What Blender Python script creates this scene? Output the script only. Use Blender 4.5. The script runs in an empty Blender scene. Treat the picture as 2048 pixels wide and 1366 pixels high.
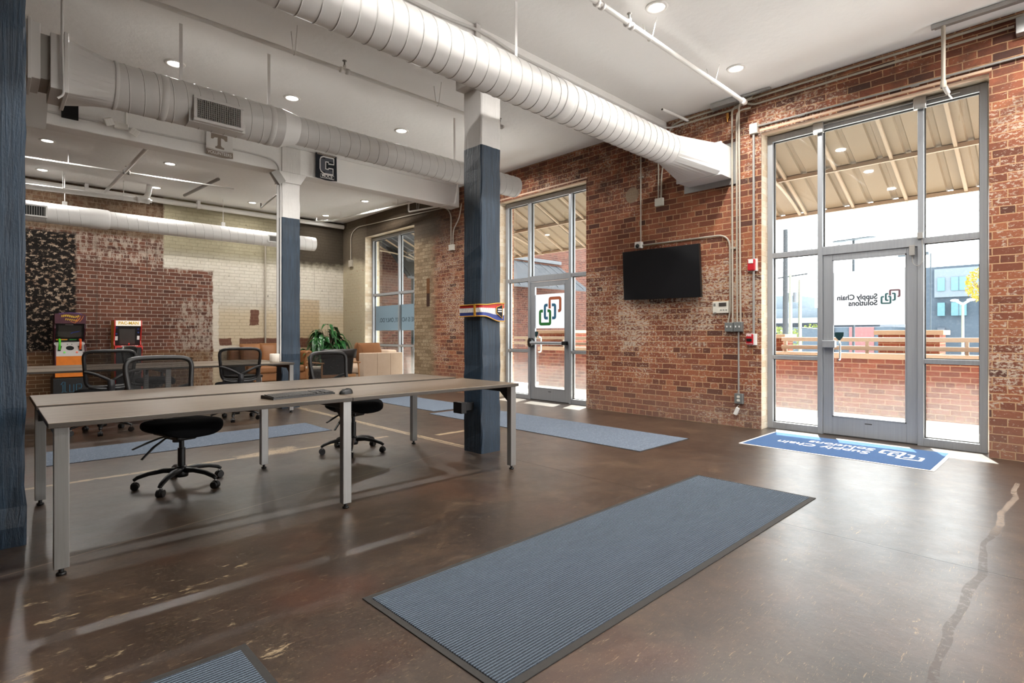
import bpy, bmesh, math, random
from mathutils import Vector, Matrix
C = bpy.context.scene.collection
SC = bpy.context.scene
random.seed(7)
PI = math.pi
R = math.radians

# ---------------------------------------------------------------- camera, sky, sun, exposure
YAW = 46.252                      # the camera looks between +X (along the ducts) and +Y (along the brick wall)
EYE = 1.18
cam = bpy.data.cameras.new('camera'); cam_o = bpy.data.objects.new('camera', cam); C.objects.link(cam_o)
cam.sensor_width = 36.0; cam.sensor_fit = 'HORIZONTAL'
cam.lens = 1091.7 / 2048 * 36.0
cam.shift_y = -13.3 / 2048
cam.clip_end = 500
cam_o.location = (0, 0, EYE); cam_o.rotation_euler = (R(90), 0, R(YAW - 90))
SC.camera = cam_o
w = bpy.data.worlds.new('sky'); SC.world = w; w.use_nodes = True
bg = w.node_tree.nodes['Background']
bg.inputs[0].default_value = (0.975, 0.988, 1.0, 1); bg.inputs[1].default_value = 5.6
sun = bpy.data.lights.new('sun', 'SUN'); sun.energy = 20.0; sun.angle = R(0.6); sun.color = (1.0, 0.95, 0.86)
sun_o = bpy.data.objects.new('sun', sun); C.objects.link(sun_o)
sun_o.rotation_euler = Vector((-1, -0.38, -1.22)).to_track_quat('-Z', 'Y').to_euler()
sun_o.location = (20, 8, 25)
SC.view_settings.view_transform = 'Standard'; SC.view_settings.look = 'None'
SC.view_settings.exposure = 0.65; SC.view_settings.gamma = 1.0; SC.view_settings.use_curve_mapping = False
SC.cycles.max_bounces = 10; SC.cycles.diffuse_bounces = 6; SC.cycles.glossy_bounces = 4
SC.cycles.transparent_max_bounces = 16; SC.cycles.sample_clamp_indirect = 6.0
SC.cycles.use_denoising = True
LAMP_W = 30.0                     # each recessed lamp
WX = 6.95                         # inner face of the brick wall with the doors
FX = 7.15                         # front of the aluminium frames
FY = 13.9                         # far brick wall
CZ = 4.2                          # ceiling

# ---------------------------------------------------------------- helpers: materials
def lin(h, a=1.0):
    h = h.lstrip('#'); c = [int(h[i:i+2], 16) / 255 for i in (0, 2, 4)]
    return tuple(x / 12.92 if x <= 0.04045 else ((x + 0.055) / 1.055) ** 2.4 for x in c) + (a,)

class NT:
    def __init__(s, name):
        s.m = bpy.data.materials.new(name); s.m.use_nodes = True
        s.t = s.m.node_tree; s.t.nodes.clear()
        s.out = s.t.nodes.new('ShaderNodeOutputMaterial')
    def put(s, sock, v):
        if hasattr(v, 'is_output'): s.t.links.new(v, sock)
        elif v is not None: sock.default_value = v
    def n(s, typ, ins=None, **props):
        nd = s.t.nodes.new('ShaderNode' + typ)
        for k, v in props.items(): setattr(nd, k, v)
        for k, v in (ins or {}).items(): s.put(nd.inputs[k], v)
        return nd
    def math(s, op, a, b=None, c=None, clamp=False):
        nd = s.n('Math', operation=op, use_clamp=clamp)
        for i, v in enumerate((a, b, c)):
            if v is not None: s.put(nd.inputs[i], v)
        return nd.outputs[0]
    def add(s, a, b): return s.math('ADD', a, b)
    def sub(s, a, b): return s.math('SUBTRACT', a, b)
    def mul(s, a, b): return s.math('MULTIPLY', a, b)
    def mx(s, a, b): return s.math('MAXIMUM', a, b)
    def inv(s, a): return s.math('SUBTRACT', 1.0, a)
    def mix(s, f, a, b, mode='MIX'):
        nd = s.n('Mix', data_type='RGBA', blend_type=mode)
        s.put(nd.inputs[0], f); s.put(nd.inputs[6], a); s.put(nd.inputs[7], b)
        return nd.outputs[2]
    def ss(s, x, lo, hi):
        nd = s.n('MapRange', interpolation_type='SMOOTHSTEP')
        s.put(nd.inputs[0], x); s.put(nd.inputs[1], lo); s.put(nd.inputs[2], hi)
        return nd.outputs[0]
    def band(s, x, lo, hi, soft=0.01):
        return s.mul(s.ss(x, lo - soft, lo + soft), s.inv(s.ss(x, hi - soft, hi + soft)))
    def rect(s, x, y, x0, x1, y0, y1, soft=0.01):
        return s.mul(s.band(x, x0, x1, soft), s.band(y, y0, y1, soft))
    def noise(s, vec, scale, detail=4, rough=0.55, dist=0.0, out=0):
        nd = s.n('TexNoise', {'Scale': scale, 'Detail': detail, 'Roughness': rough, 'Distortion': dist})
        if vec is not None: s.put(nd.inputs['Vector'], vec)
        return nd.outputs[out]
    def scale(s, vec, sx, sy, sz, rot=(0, 0, 0), loc=(0, 0, 0)):
        return s.n('Mapping', {'Vector': vec, 'Scale': (sx, sy, sz), 'Rotation': rot, 'Location': loc}).outputs[0]
    def ramp(s, f, *stops, interp='LINEAR'):
        nd = s.n('ValToRGB', {0: f}); e = nd.color_ramp; e.interpolation = interp
        while len(e.elements) < len(stops): e.elements.new(0.5)
        for el, (p, c) in zip(e.elements, stops): el.position = p; el.color = c if not isinstance(c, str) else lin(c)
        return nd.outputs[0]
    def pos(s): return s.n('NewGeometry').outputs['Position']
    def obj(s): return s.n('TexCoord').outputs['Object']
    def xyz(s, v):
        nd = s.n('SeparateXYZ', {0: v}); return nd.outputs[0], nd.outputs[1], nd.outputs[2]
    def vec(s, x, y, z=0.0): return s.n('CombineXYZ', {0: x, 1: y, 2: z}).outputs[0]
    def bump(s, h, dist=0.01, strength=1.0): return s.n('Bump', {'Height': h, 'Distance': dist, 'Strength': strength}).outputs[0]
    def bsdf(s, color, rough=0.5, metal=0.0, spec=0.5, normal=None, **more):
        nd = s.n('BsdfPrincipled', {'Base Color': color, 'Roughness': rough, 'Metallic': metal, 'Specular IOR Level': spec})
        if normal is not None: s.put(nd.inputs['Normal'], normal)
        for k, v in more.items(): s.put(nd.inputs[k.replace('_', ' ')], v)
        return nd.outputs[0]
    def done(s, shader): s.t.links.new(shader, s.out.inputs[0]); return s.m

M = {}
def simple(key, hexc, rough=0.5, metal=0.0, spec=0.5, var=0.0, vscale=8.0, bump=0.0, bscale=60.0, emit=0.0):
    t = NT(key); c = lin(hexc); p = t.obj(); nrm = None
    if var: c = t.mix(t.mul(t.noise(p, vscale, 5), 1.0), tuple(x * (1 - var) for x in c[:3]) + (1,), tuple(min(1, x * (1 + var)) for x in c[:3]) + (1,))
    if bump: nrm = t.bump(t.noise(p, bscale, 4), bump)
    kw = {}
    if emit: kw = {'Emission_Color': lin(hexc), 'Emission_Strength': emit}
    M[key] = t.done(t.bsdf(c, rough, metal, spec, nrm, **kw)); return M[key]

def brick_core(t, bw=0.222, rh=0.0775, mortar=0.0055, wob=0.014):
    """brick layout on any wall of the place: runs along X+Y and up Z; returns position bits, mortar mask, per-brick random"""
    p = t.pos(); x, y, z = t.xyz(p)
    u = t.add(x, y)
    base = t.vec(u, z, 0.0)
    wb = t.noise(base, 7.0, 3, 0.6, out=1)
    d = t.n('VectorMath', {0: wb, 1: (0.5, 0.5, 0.5)}, operation='SUBTRACT').outputs[0]
    d = t.n('VectorMath', {0: d, 'Scale': wob}, operation='SCALE').outputs[0]
    v = t.n('VectorMath', {0: base, 1: d}, operation='ADD').outputs[0]
    b = t.n('TexBrick', {'Vector': v, 'Color1': (0, 0, 0, 1), 'Color2': (1, 1, 1, 1), 'Mortar': (0.5, 0.5, 0.5, 1), 'Scale': 1.0,
                         'Mortar Size': mortar, 'Mortar Smooth': 0.25, 'Bias': 0.0, 'Brick Width': bw, 'Row Height': rh}, offset=0.5, squash=0.5, squash_frequency=6)
    return x, y, z, u, base, b.outputs['Fac'], b.outputs['Color']

def mat_brick_right():
    t = NT('old_brick'); x, y, z, u, uv, mort, rnd = brick_core(t)
    big = t.noise(uv, 0.9, 4, 0.6); med = t.noise(uv, 5.0, 5, 0.6); fine = t.noise(uv, 42.0, 6, 0.7)
    bc = t.ramp(rnd, (0.0, '#4d3933'), (0.06, '#6e4536'), (0.3, '#84503c'), (0.6, '#965c44'), (0.9, '#a86a4a'), (1.0, '#7d5547'))
    bc = t.mix(t.mul(fine, 0.55), bc, lin('#5d3226'))
    bc = t.mix(t.mul(t.ss(med, 0.55, 0.75), 0.5), bc, lin('#453230'))
    mc = t.mix(fine, lin('#a9835f'), lin('#cda782'))
    col = t.mix(mort, bc, mc)
    # flakes of old white paint, denser in some areas and low on the wall
    fl = t.noise(t.scale(uv, 1, 1.5, 1), 27.0, 7, 0.72)
    dens = t.add(t.mul(t.ss(big, 0.40, 0.66), 0.12), t.mul(t.ss(z, 3.0, 1.2), 0.035))
    dens = t.add(dens, t.mul(t.ss(z, 0.35, 0.6), 0.012))
    dens = t.add(dens, t.mul(rnd, 0.05))
    flake = t.ss(t.add(fl, dens), 0.655, 0.70)
    flake = t.mul(flake, t.inv(t.mul(mort, 0.6)))
    col = t.mix(t.mul(flake, 0.8), col, lin('#c2b3a0'))
    # dark grime high up and grey dust at the foot
    col = t.mix(t.mul(t.mul(t.ss(z, 2.6, 3.6), t.ss(med, 0.40, 0.62)), 0.45), col, lin('#3e332e'))
    col = t.mix(t.mul(t.ss(z, 0.65, 0.1), t.mul(big, 0.7)), col, lin('#7d7066'))
    # cream painted stretch by the far corner, tan plaster on the pier before the last window
    ev = t.mul(t.sub(med, 0.5), 0.35)
    cream = t.mix(fine, lin('#9f927a'), lin('#bfb59b'))
    chips = t.ss(t.noise(uv, 11.0, 7, 0.7), 0.60, 0.66)
    corner = t.mul(t.ss(t.add(y, t.mul(ev, 0.3)), 12.60, 12.68), t.inv(t.mul(chips, 0.8)))
    col = t.mix(corner, col, cream)
    pier = t.ss(t.add(y, ev), 9.5, 9.9)
    pier = t.mul(pier, t.inv(t.ss(y, 12.5, 12.6)))
    tan = t.mix(rnd, lin('#857358'), lin('#aa9b7e'))
    tan = t.mix(t.mul(t.ss(fl, 0.56, 0.44), 0.45), tan, lin('#5d4b38'))
    tan = t.mix(t.mul(mort, 0.75), tan, lin('#4f3e2a'))
    col = t.mix(t.mul(pier, 0.88), col, tan)
    slot = t.rect(y, z, 9.86, 9.98, 1.80, 2.42, 0.008)
    col = t.mix(slot, col, t.mix(t.ss(z, 2.08, 2.1), lin('#3a2418'), lin('#6b4526')))
    soot_e = t.add(z, t.mul(t.sub(big, 0.5), 0.5))
    soot = t.mul(t.ss(y, 8.2, 9.8), t.ss(soot_e, 3.0, 3.45))
    soot = t.mx(soot, t.mul(t.ss(y, 12.5, 12.8), t.ss(soot_e, 2.85, 3.2)))
    col = t.mix(t.mul(soot, 0.9), col, t.mix(fine, lin('#2a241f'), lin('#5a4c3c')))
    rr = t.math('SQRT', t.add(t.math('POWER', t.sub(y, 4.66), 2.0), t.math('POWER', t.sub(z, 3.27), 2.0)))
    col = t.mix(t.mul(t.inv(t.ss(t.add(rr, t.mul(t.sub(fl, 0.5), 0.06)), 0.105, 0.125)), 0.85), col, lin('#8f7f6b'))
    # whitewashed jambs of the openings
    wash = t.mul(t.ss(x, 6.955, 6.975), t.ss(t.add(fl, 0.12), 0.42, 0.55))
    wash = t.mul(wash, t.inv(t.ss(x, 7.34, 7.35)))
    col = t.mix(t.mul(wash, 0.85), col, t.mix(rnd, lin('#e3d9c6'), lin('#cdb99c')))
    h = t.add(t.mul(t.inv(mort), 1.0), t.mul(fine, 0.35))
    h = t.add(h, t.mul(t.ss(z, 0.0, 9.0), 0.0))
    M['brick_right'] = t.done(t.bsdf(col, 0.85, 0, 0.25, t.bump(h, 0.008)))

def mat_brick_far():
    t = NT('far_wall_brick'); x, y, z, u, uv, mort, rnd = brick_core(t, mortar=0.006)
    big = t.noise(uv, 0.8, 4, 0.6); med = t.noise(uv, 4.5, 6, 0.65); fine = t.noise(uv, 36.0, 6, 0.7)
    e = t.mul(t.sub(t.noise(uv, 6.0, 5, 0.6), 0.5), 0.10)
    xe = t.add(x, e); ze = t.add(z, e)
    bc = t.ramp(rnd, (0.0, '#4e362e'), (0.3, '#6c4637'), (0.7, '#7f5341'), (1.0, '#5f4339'))
    bc = t.mix(t.mul(fine, 0.5), bc, lin('#4a2c24'))
    mc = t.mix(fine, lin('#94857a'), lin('#bfb1a3'))
    col = t.mix(mort, bc, mc)
    resid = t.noise(t.scale(uv, 1.5, 0.7, 1), 8.0, 8, 0.72)
    where = t.mx(t.mul(t.ss(x, 2.5, 3.3), t.ss(z, 2.6, 1.6)), t.mul(t.ss(z, 2.3, 2.9), 0.9))
    col = t.mix(t.mul(t.ss(t.add(resid, t.mul(where, 0.15)), 0.60, 0.70), 0.7), col, lin('#b3a596'))
    drip = t.ss(t.noise(t.scale(uv, 9.0, 0.10, 1), 2.2, 5, 0.65), 0.56, 0.68)
    col = t.mix(t.mul(drip, 0.55), col, lin('#4b4038'))
    # olive cream and grey white paint
    chips = t.ss(t.noise(uv, 10.0, 8, 0.72), 0.62, 0.68)
    paint = t.mix(t.ss(ze, 2.75, 3.15), t.mix(med, lin('#b5ac9c'), lin('#d9d3c6')), t.mix(med, lin('#8d8670'), lin('#b0a78c')))
    paint = t.mix(t.mul(t.ss(ze, 2.0, 1.6), 0.6), paint, lin('#c4ae88'))
    streak = t.ss(t.noise(t.scale(uv, 14.0, 0.25, 1), 1.0, 3, 0.6), 0.62, 0.7)
    paint = t.mix(t.mul(t.mul(streak, t.band(z, 1.9, 2.9, 0.2)), 0.45), paint, lin('#6d6a62'))
    paint = t.mix(t.mul(mort, 0.18), paint, lin('#6d5f48'))
    paint = t.mix(t.mul(chips, 0.8), paint, lin('#43352a'))
    pm = t.mx(t.mul(t.ss(xe, 2.73, 2.77), t.ss(ze, 2.62, 2.68)), t.ss(xe, 3.71, 3.75))
    col = t.mix(pm, col, paint)
    tanb = t.mul(t.rect(xe, ze, 5.7, 6.28, 0.6, 2.1, 0.02), 0.6)
    col = t.mix(tanb, col, t.mix(mort, lin('#a98c63'), lin('#86704f')))
    patch = t.mx(t.rect(xe, ze, 4.55, 4.75, 1.42, 1.78), t.mx(t.rect(xe, ze, 3.86, 4.13, 0.92, 1.10), t.rect(xe, ze, 4.31, 6.6, 0.86, 1.10)))
    col = t.mix(t.mul(patch, 0.92), col, t.mix(mort, lin('#5d3226'), lin('#7a5a47')))
    white = t.mx(t.rect(xe, ze, 3.73, 3.85, 0.85, 1.9, 0.02), t.rect(xe, ze, 3.75, 4.35, 0.80, 0.92, 0.02))
    col = t.mix(t.mul(white, 0.7), col, lin('#d6cfc2'))
    # flaking black paint at the left
    bm_ = t.mul(t.inv(t.ss(xe, 1.22, 1.28)), t.band(ze, 0.85, 3.22, 0.05))
    hole = t.ss(t.add(t.noise(t.scale(uv, 1, 1.15, 1), 12.0, 8, 0.72), t.mul(big, 0.10)), 0.575, 0.625)
    blk = t.mix(hole, t.mix(fine, lin('#0d0b0a'), lin('#26201c')), t.mix(rnd, lin('#b8a48e'), lin('#8d7460')))
    col = t.mix(bm_, col, blk)
    low = t.mul(t.inv(t.ss(xe, 3.6, 3.8)), t.inv(t.ss(ze, 0.75, 0.9)))
    col = t.mix(t.mul(low, 0.7), col, t.mix(mort, lin('#6e5236'), lin('#9a7d58')))
    # brown grime under the ceiling, soot in the corner
    top = t.mul(t.inv(t.ss(xe, 2.72, 2.78)), t.ss(ze, 3.18, 3.3))
    col = t.mix(t.mul(top, 0.8), col, t.mix(t.mul(fine, resid), lin('#2c2118'), lin('#8a6e4c')))
    soot = t.mul(t.ss(t.add(x, t.mul(e, 3.0)), 5.2, 5.75), t.ss(t.add(z, t.mul(e, 3.0)), 2.82, 3.12))
    col = t.mix(t.mul(soot, 0.93), col, t.mix(fine, lin('#1d1814'), lin('#3d3228')))
    h = t.add(t.inv(mort), t.mul(fine, 0.4))
    M['brick_far'] = t.done(t.bsdf(col, 0.85, 0, 0.2, t.bump(h, 0.008)))

def mat_brick_out(key='brick_out', cs=('#5e3228', '#763d2e', '#834a37'), mo='#93785f'):
    t = NT(key); x, y, z, u, uv, mort, rnd = brick_core(t, 0.215, 0.075, 0.006, 0.004)
    fine = t.noise(uv, 40.0, 5, 0.7)
    bc = t.ramp(rnd, (0.0, cs[0]), (0.5, cs[1]), (1.0, cs[2]))
    col = t.mix(mort, t.mix(t.mul(fine, 0.4), bc, lin(cs[0])), lin(mo))
    M[key] = t.done(t.bsdf(col, 0.9, 0, 0.2, t.bump(t.inv(mort), 0.006)))

def mat_floor():
    t = NT('stained_concrete'); p = t.pos(); x, y, z = t.xyz(p)
    uv = t.vec(x, y, 0.0)
    big = t.noise(uv, 0.55, 5, 0.6, 0.4); med = t.noise(uv, 3.2, 7, 0.68, 0.3); fine = t.noise(uv, 45.0, 6, 0.7)
    col = t.ramp(t.add(t.mul(big, 0.6), t.mul(med, 0.4)), (0.30, '#1a130e'), (0.44, '#2f231a'), (0.55, '#3f3126'), (0.70, '#584533'))
    col = t.mix(t.mul(t.ss(fine, 0.45, 0.7), 0.45), col, lin('#1d1510'))
    col = t.mix(t.mul(t.ss(t.noise(uv, 1.9, 8, 0.75, 0.5), 0.52, 0.66), 0.45), col, lin('#5f4b39'))
    red = t.ss(t.noise(uv, 1.3, 3, 0.5), 0.5, 0.72)
    col = t.mix(t.mul(t.mul(red, t.ss(x, 4.5, 1.0)), 0.6), col, lin('#472414'))
    # worn patches and scratches
    worn = t.noise(t.scale(uv, 1.0, 2.2, 1), 3.1, 10, 0.78)
    wm = t.ss(t.add(worn, t.mul(t.mul(t.ss(x, 1.3, 0.5), t.ss(y, 3.4, 2.9)), 0.07)), 0.64, 0.68)
    sc = None
    for a, s0, th in ((0.35, 15.0, 0.675), (1.2, 12.0, 0.68), (2.1, 17.0, 0.675), (2.75, 20.0, 0.675), (0.75, 7.0, 0.71), (1.7, 9.0, 0.70)):
        k = t.noise(t.scale(uv, s0, s0 * 11.0, 1, (0, 0, a)), 1.0, 3, 0.6, 1.4)
        k = t.ss(k, th, th + 0.03); sc = k if sc is None else t.mx(sc, k)
    speck = t.ss(t.noise(uv, 70.0, 2, 0.5), 0.72, 0.75)
    sc = t.mx(sc, speck)
    col = t.mix(t.mul(t.mx(wm, t.mul(sc, 0.85)), 0.7), col, lin('#a5906f'))
    we = t.mul(t.sub(t.noise(uv, 9.0, 5, 0.6), 0.5), 0.05)
    xe = t.add(x, we); ye = t.add(y, we)
    pale = t.mx(t.rect(xe, ye, -1.0, 3.35, 5.555, 5.615), t.rect(xe, ye, 3.8, 4.3, 5.22, 5.30))
    pale = t.mx(pale, t.mx(t.band(xe, 3.575, 3.60, 0.006), t.mul(t.band(xe, 3.62, 3.655, 0.006), t.ss(y, 4.4, 4.6))))
    pale = t.mul(pale, t.ss(y, 4.25, 4.4))
    pale = t.mul(pale, t.ss(t.noise(uv, 12.0, 5, 0.65), 0.36, 0.46))
    blot = t.rect(t.add(x, t.mul(t.sub(med, 0.5), 0.9)), t.add(y, t.mul(t.sub(med, 0.5), 0.6)), 1.75, 2.25, 5.5, 5.75, 0.05)
    pale = t.mx(pale, t.mul(blot, t.ss(fine, 0.42, 0.5)))
    col = t.mix(t.mul(pale, 0.75), col, lin('#b8a17f'))
    # long repair mark on the right
    cx_ = t.add(y, t.mul(t.sub(t.noise(t.scale(uv, 1, 0.1, 1), 1.6, 2, 0.4), 0.5), 0.14))
    wid = t.add(0.001, t.mul(t.noise(t.scale(uv, 1, 0.05, 1), 2.6, 2, 0.5), 0.036))
    crack = t.mul(t.inv(t.ss(t.math('ABSOLUTE', t.sub(cx_, 0.36)), t.mul(wid, 0.8), wid)), t.band(x, 1.5, 5.9, 0.05))
    crack = t.mul(crack, t.ss(t.noise(uv, 30.0, 4, 0.7), 0.36, 0.5))
    col = t.mix(t.mul(crack, 0.7), col, t.mix(t.ss(x, 4.2, 4.6), lin('#3a2c22'), lin('#8c7c6c')))
    # saw cut joints
    j = t.mul(t.band(x, 3.582, 3.592, 0.002), t.inv(t.ss(y, 4.05, 4.06)))
    j = t.mx(j, t.mul(t.band(t.add(y, t.mul(t.sub(big, 0.5), 0.02)), 4.148, 4.156, 0.002), t.ss(x, 3.8, 3.81)))
    jl = t.mul(t.band(t.add(y, t.mul(x, -0.235)), 3.636, 3.646, 0.002), t.mul(t.ss(x, -0.2, -0.1), t.inv(t.ss(x, 3.3, 3.32))))
    col = t.mix(t.mul(j, 0.8), col, lin('#1d1712'))
    col = t.mix(t.mul(jl, 0.45), col, lin('#a89478'))
    rough = t.add(0.25, t.mul(t.noise(uv, 5.0, 7, 0.72), 0.3))
    rough = t.add(rough, t.mul(t.mx(wm, t.mx(crack, sc)), 0.25))
    h = t.add(t.mul(med, 0.6), t.add(t.mul(fine, 0.10), t.mul(t.noise(uv, 13.0, 4, 0.6), 0.35)))
    M['floor'] = t.done(t.bsdf(col, rough, 0, 0.5, t.bump(t.sub(h, t.mul(j, 2.0)), 0.0045), Coat_Weight=0.55, Coat_Roughness=0.34))

def mat_timber():
    t = NT('painted_timber'); p = t.pos(); x, y, z = t.xyz(p)
    g = t.noise(t.scale(t.vec(t.add(x, y), t.sub(x, y), z), 22, 22, 1.2), 1.0, 6, 0.65, 1.2)
    kn = t.noise(p, 6.0, 4, 0.6)
    navy = t.mix(t.ss(g, 0.35, 0.7), lin('#1a2937'), lin('#293c4d'))
    nick = t.ss(t.noise(t.scale(p, 14, 14, 5), 1.0, 5, 0.7), 0.72, 0.76)
    navy = t.mix(nick, navy, lin('#0c0f13'))
    white = t.mix(kn, lin('#c9c6c2'), lin('#dedbd7'))
    zz = t.add(z, t.mul(t.sub(t.noise(p, 9.0, 3), 0.5), 0.012))
    m = t.ss(zz, 3.062, 3.066)
    crack = t.ss(t.noise(t.scale(p, 30, 30, 0.7), 1.0, 3, 0.5), 0.70, 0.73)
    col = t.mix(m, navy, t.mix(t.mul(crack, 0.4), white, lin('#8a8682')))
    h = t.add(g, t.mul(t.noise(p, 60, 4), 0.3))
    M['timber'] = t.done(t.bsdf(col, 0.42, 0, 0.5, t.bump(h, 0.006)))

def mat_paint(key, c0, c1, rough=0.6, bump=0.002):
    t = NT(key); p = t.pos(); n = t.noise(p, 2.0, 6, 0.6)
    M[key] = t.done(t.bsdf(t.mix(n, lin(c0), lin(c1)), rough, 0, 0.4, t.bump(t.noise(p, 14.0, 5, 0.6), bump)))

def mat_laminate():
    t = NT('grey_wood_laminate'); p = t.obj()
    g = t.noise(t.scale(p, 0.9, 26, 26), 1.6, 6, 0.65, 0.35)
    f = t.noise(t.scale(p, 2.0, 160, 160), 1.0, 3, 0.6)
    c = t.ramp(t.add(t.mul(g, 0.75), t.mul(f, 0.25)), (0.33, '#4a3e33'), (0.47, '#635546'), (0.6, '#756554'), (0.72, '#594c40'))
    M['laminate'] = t.done(t.bsdf(c, 0.36, 0, 0.45, t.bump(f, 0.0006)))
    t = NT('grey_wood_edge'); p = t.obj()
    g = t.noise(t.scale(p, 0.9, 120, 120), 1.6, 6, 0.65, 0.2)
    M['laminate_edge'] = t.done(t.bsdf(t.ramp(g, (0.35, '#37312b'), (0.65, '#4d463e')), 0.5, 0, 0.35))

def mat_rib(key, c0, c1, c2, pitch=0.0142):
    t = NT(key); p = t.obj(); x, y, z = t.xyz(p)
    s = t.math('SINE', t.mul(y, 2 * PI / pitch))
    s01 = t.add(t.mul(s, 0.5), 0.5)
    f = t.noise(t.scale(p, 90, 160, 1), 1.0, 4, 0.75); f2 = t.noise(p, 240.0, 2, 0.6)
    c = t.mix(t.ss(f, 0.38, 0.62), lin(c0), lin(c1)); c = t.mix(t.mul(t.ss(f2, 0.52, 0.62), 0.6), c, lin(c2))
    c = t.mix(t.mul(t.ss(s01, 0.42, 0.06), 0.75), c, lin('#1c2026'))
    h = t.add(s01, t.mul(f, 0.8))
    M[key] = t.done(t.bsdf(c, 0.95, 0, 0.15, t.bump(h, 0.006), Sheen_Weight=0.42, Sheen_Roughness=0.35, Sheen_Tint=(0.62, 0.82, 1.0, 1)))

def mat_loop(key, c0, c1, c2):
    t = NT(key); p = t.obj(); f = t.noise(p, 150.0, 3, 0.8); g = t.noise(p, 60.0, 3, 0.7)
    c = t.mix(t.ss(f, 0.42, 0.58), lin(c0), lin(c1)); c = t.mix(t.mul(t.ss(g, 0.52, 0.66), 0.7), c, lin(c2))
    M[key] = t.done(t.bsdf(c, 0.95, 0, 0.15, t.bump(f, 0.004), Sheen_Weight=0.4, Sheen_Roughness=0.35, Sheen_Tint=(0.66, 0.84, 1.0, 1)))

def mat_glass(key, tint=(0.94, 0.97, 0.97, 1), dust_lo=0.0, dust_hi=0.0, zlo=0.0, zhi=1.0, refl=1.0):
    t = NT(key); p = t.pos(); x, y, z = t.xyz(p)
    fc = t.n('LayerWeight', {'Blend': 0.5}).outputs['Facing']
    fr = t.add(0.045, t.mul(t.math('POWER', fc, 5.0), 0.9))
    tr = t.n('BsdfTransparent', {'Color': tint}).outputs[0]
    gl = t.n('BsdfGlossy', {'Color': (1, 1, 1, 1), 'Roughness': 0.02}).outputs[0]
    a = t.n('MixShader', {0: t.mul(fr, refl), 1: tr, 2: gl}).outputs[0]
    if dust_hi:
        n = t.noise(p, 90.0, 6, 0.75); m = t.noise(p, 3.0, 4, 0.6)
        d = t.mul(t.add(dust_lo, t.mul(t.inv(t.ss(z, zlo, zhi)), dust_hi)), t.mul(t.ss(n, 0.25, 0.7), t.add(0.6, t.mul(m, 0.8))))
        df = t.n('BsdfDiffuse', {'Color': lin('#d8d4cf')}).outputs[0]
        tl = t.n('BsdfTranslucent', {'Color': lin('#d8d4cf')}).outputs[0]
        dd = t.n('MixShader', {0: 0.5, 1: df, 2: tl}).outputs[0]
        a = t.n('MixShader', {0: d, 1: a, 2: dd}).outputs[0]
    M[key] = t.done(a)

def mat_film(key, hexc, clear=0.0):
    t = NT(key); c = lin(hexc)
    df = t.n('BsdfDiffuse', {'Color': c}).outputs[0]; tl = t.n('BsdfTranslucent', {'Color': c}).outputs[0]
    a = t.n('MixShader', {0: 0.78, 1: df, 2: tl}).outputs[0]
    if clear:
        tr = t.n('BsdfTransparent', {'Color': c}).outputs[0]; a = t.n('MixShader', {0: clear, 1: a, 2: tr}).outputs[0]
    M[key] = t.done(a)

def mat_netting():
    t = NT('black_netting'); p = t.obj(); x, y, z = t.xyz(p)
    k = 2 * PI / 0.008
    a = t.math('SINE', t.mul(t.add(x, t.mul(z, 0.5)), k)); b = t.math('SINE', t.mul(t.sub(x, t.mul(z, 0.5)), k))
    m = t.ss(t.mul(a, b), 0.28, 0.5)
    tr = t.n('BsdfTransparent', {'Color': (1, 1, 1, 1)}).outputs[0]
    d = t.bsdf(lin('#100f0f'), 0.6, 0, 0.25)
    M['netting'] = t.done(t.n('MixShader', {0: t.add(0.12, t.mul(m, 0.75)), 1: d, 2: tr}).outputs[0])

def mat_leaf():
    t = NT('leaf'); p = t.obj(); n = t.noise(p, 14.0, 4, 0.6)
    c = t.ramp(n, (0.3, '#123318'), (0.5, '#24562a'), (0.72, '#4c8440'))
    M['leaf'] = t.done(t.bsdf(c, 0.28, 0, 0.6))

def mat_leather(key, c0, c1, rough, bump):
    t = NT(key); p = t.obj(); n = t.noise(p, 5.0, 5, 0.6)
    v = t.n('TexVoronoi', {'Vector': p, 'Scale': 130.0}).outputs[0]
    M[key] = t.done(t.bsdf(t.mix(n, lin(c0), lin(c1)), rough, 0, 0.4, t.bump(t.add(t.mul(n, 2.0), v), bump)))

mat_brick_right(); mat_brick_far(); mat_brick_out(); mat_brick_out('brick_wing', ('#432a26', '#54332b', '#5f3b31'), '#6b5a4c'); mat_floor(); mat_timber(); mat_laminate(); mat_netting(); mat_leaf()
mat_paint('ceiling', '#ecebe9', '#f3f2f0', 0.75, 0.004)
mat_paint('white', '#dedcd9', '#e8e6e3', 0.5, 0.004)
mat_paint('duct', '#c2bfbc', '#cac8c4', 0.42, 0.0006)
mat_paint('duct_white', '#d3d1ce', '#dcdad7', 0.42, 0.0006)
mat_paint('pipe_white', '#dedcd8', '#e8e6e2', 0.4, 0.0004)
mat_paint('conduit', '#a39a8c', '#b3aa9b', 0.4, 0.0003)
mat_paint('conduit_grey', '#8a8782', '#9b9893', 0.38, 0.0003)
mat_paint('lintel_tan', '#c2a48c', '#d2b59d', 0.7, 0.003)
mat_rib('rib_carpet', '#32363d', '#474d56', '#6c727b')
mat_loop('runner_carpet', '#4a505c', '#676f7d', '#9198a3')
mat_loop('blue_carpet', '#284a75', '#32568a', '#3f6598')
mat_glass('glass', dust_hi=0.15, dust_lo=0.004, zlo=0.1, zhi=1.1)
mat_glass('glass_clear')
mat_film('film_white', '#d9dadd'); mat_film('film_blue', '#98a3a9', 0.10)
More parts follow.
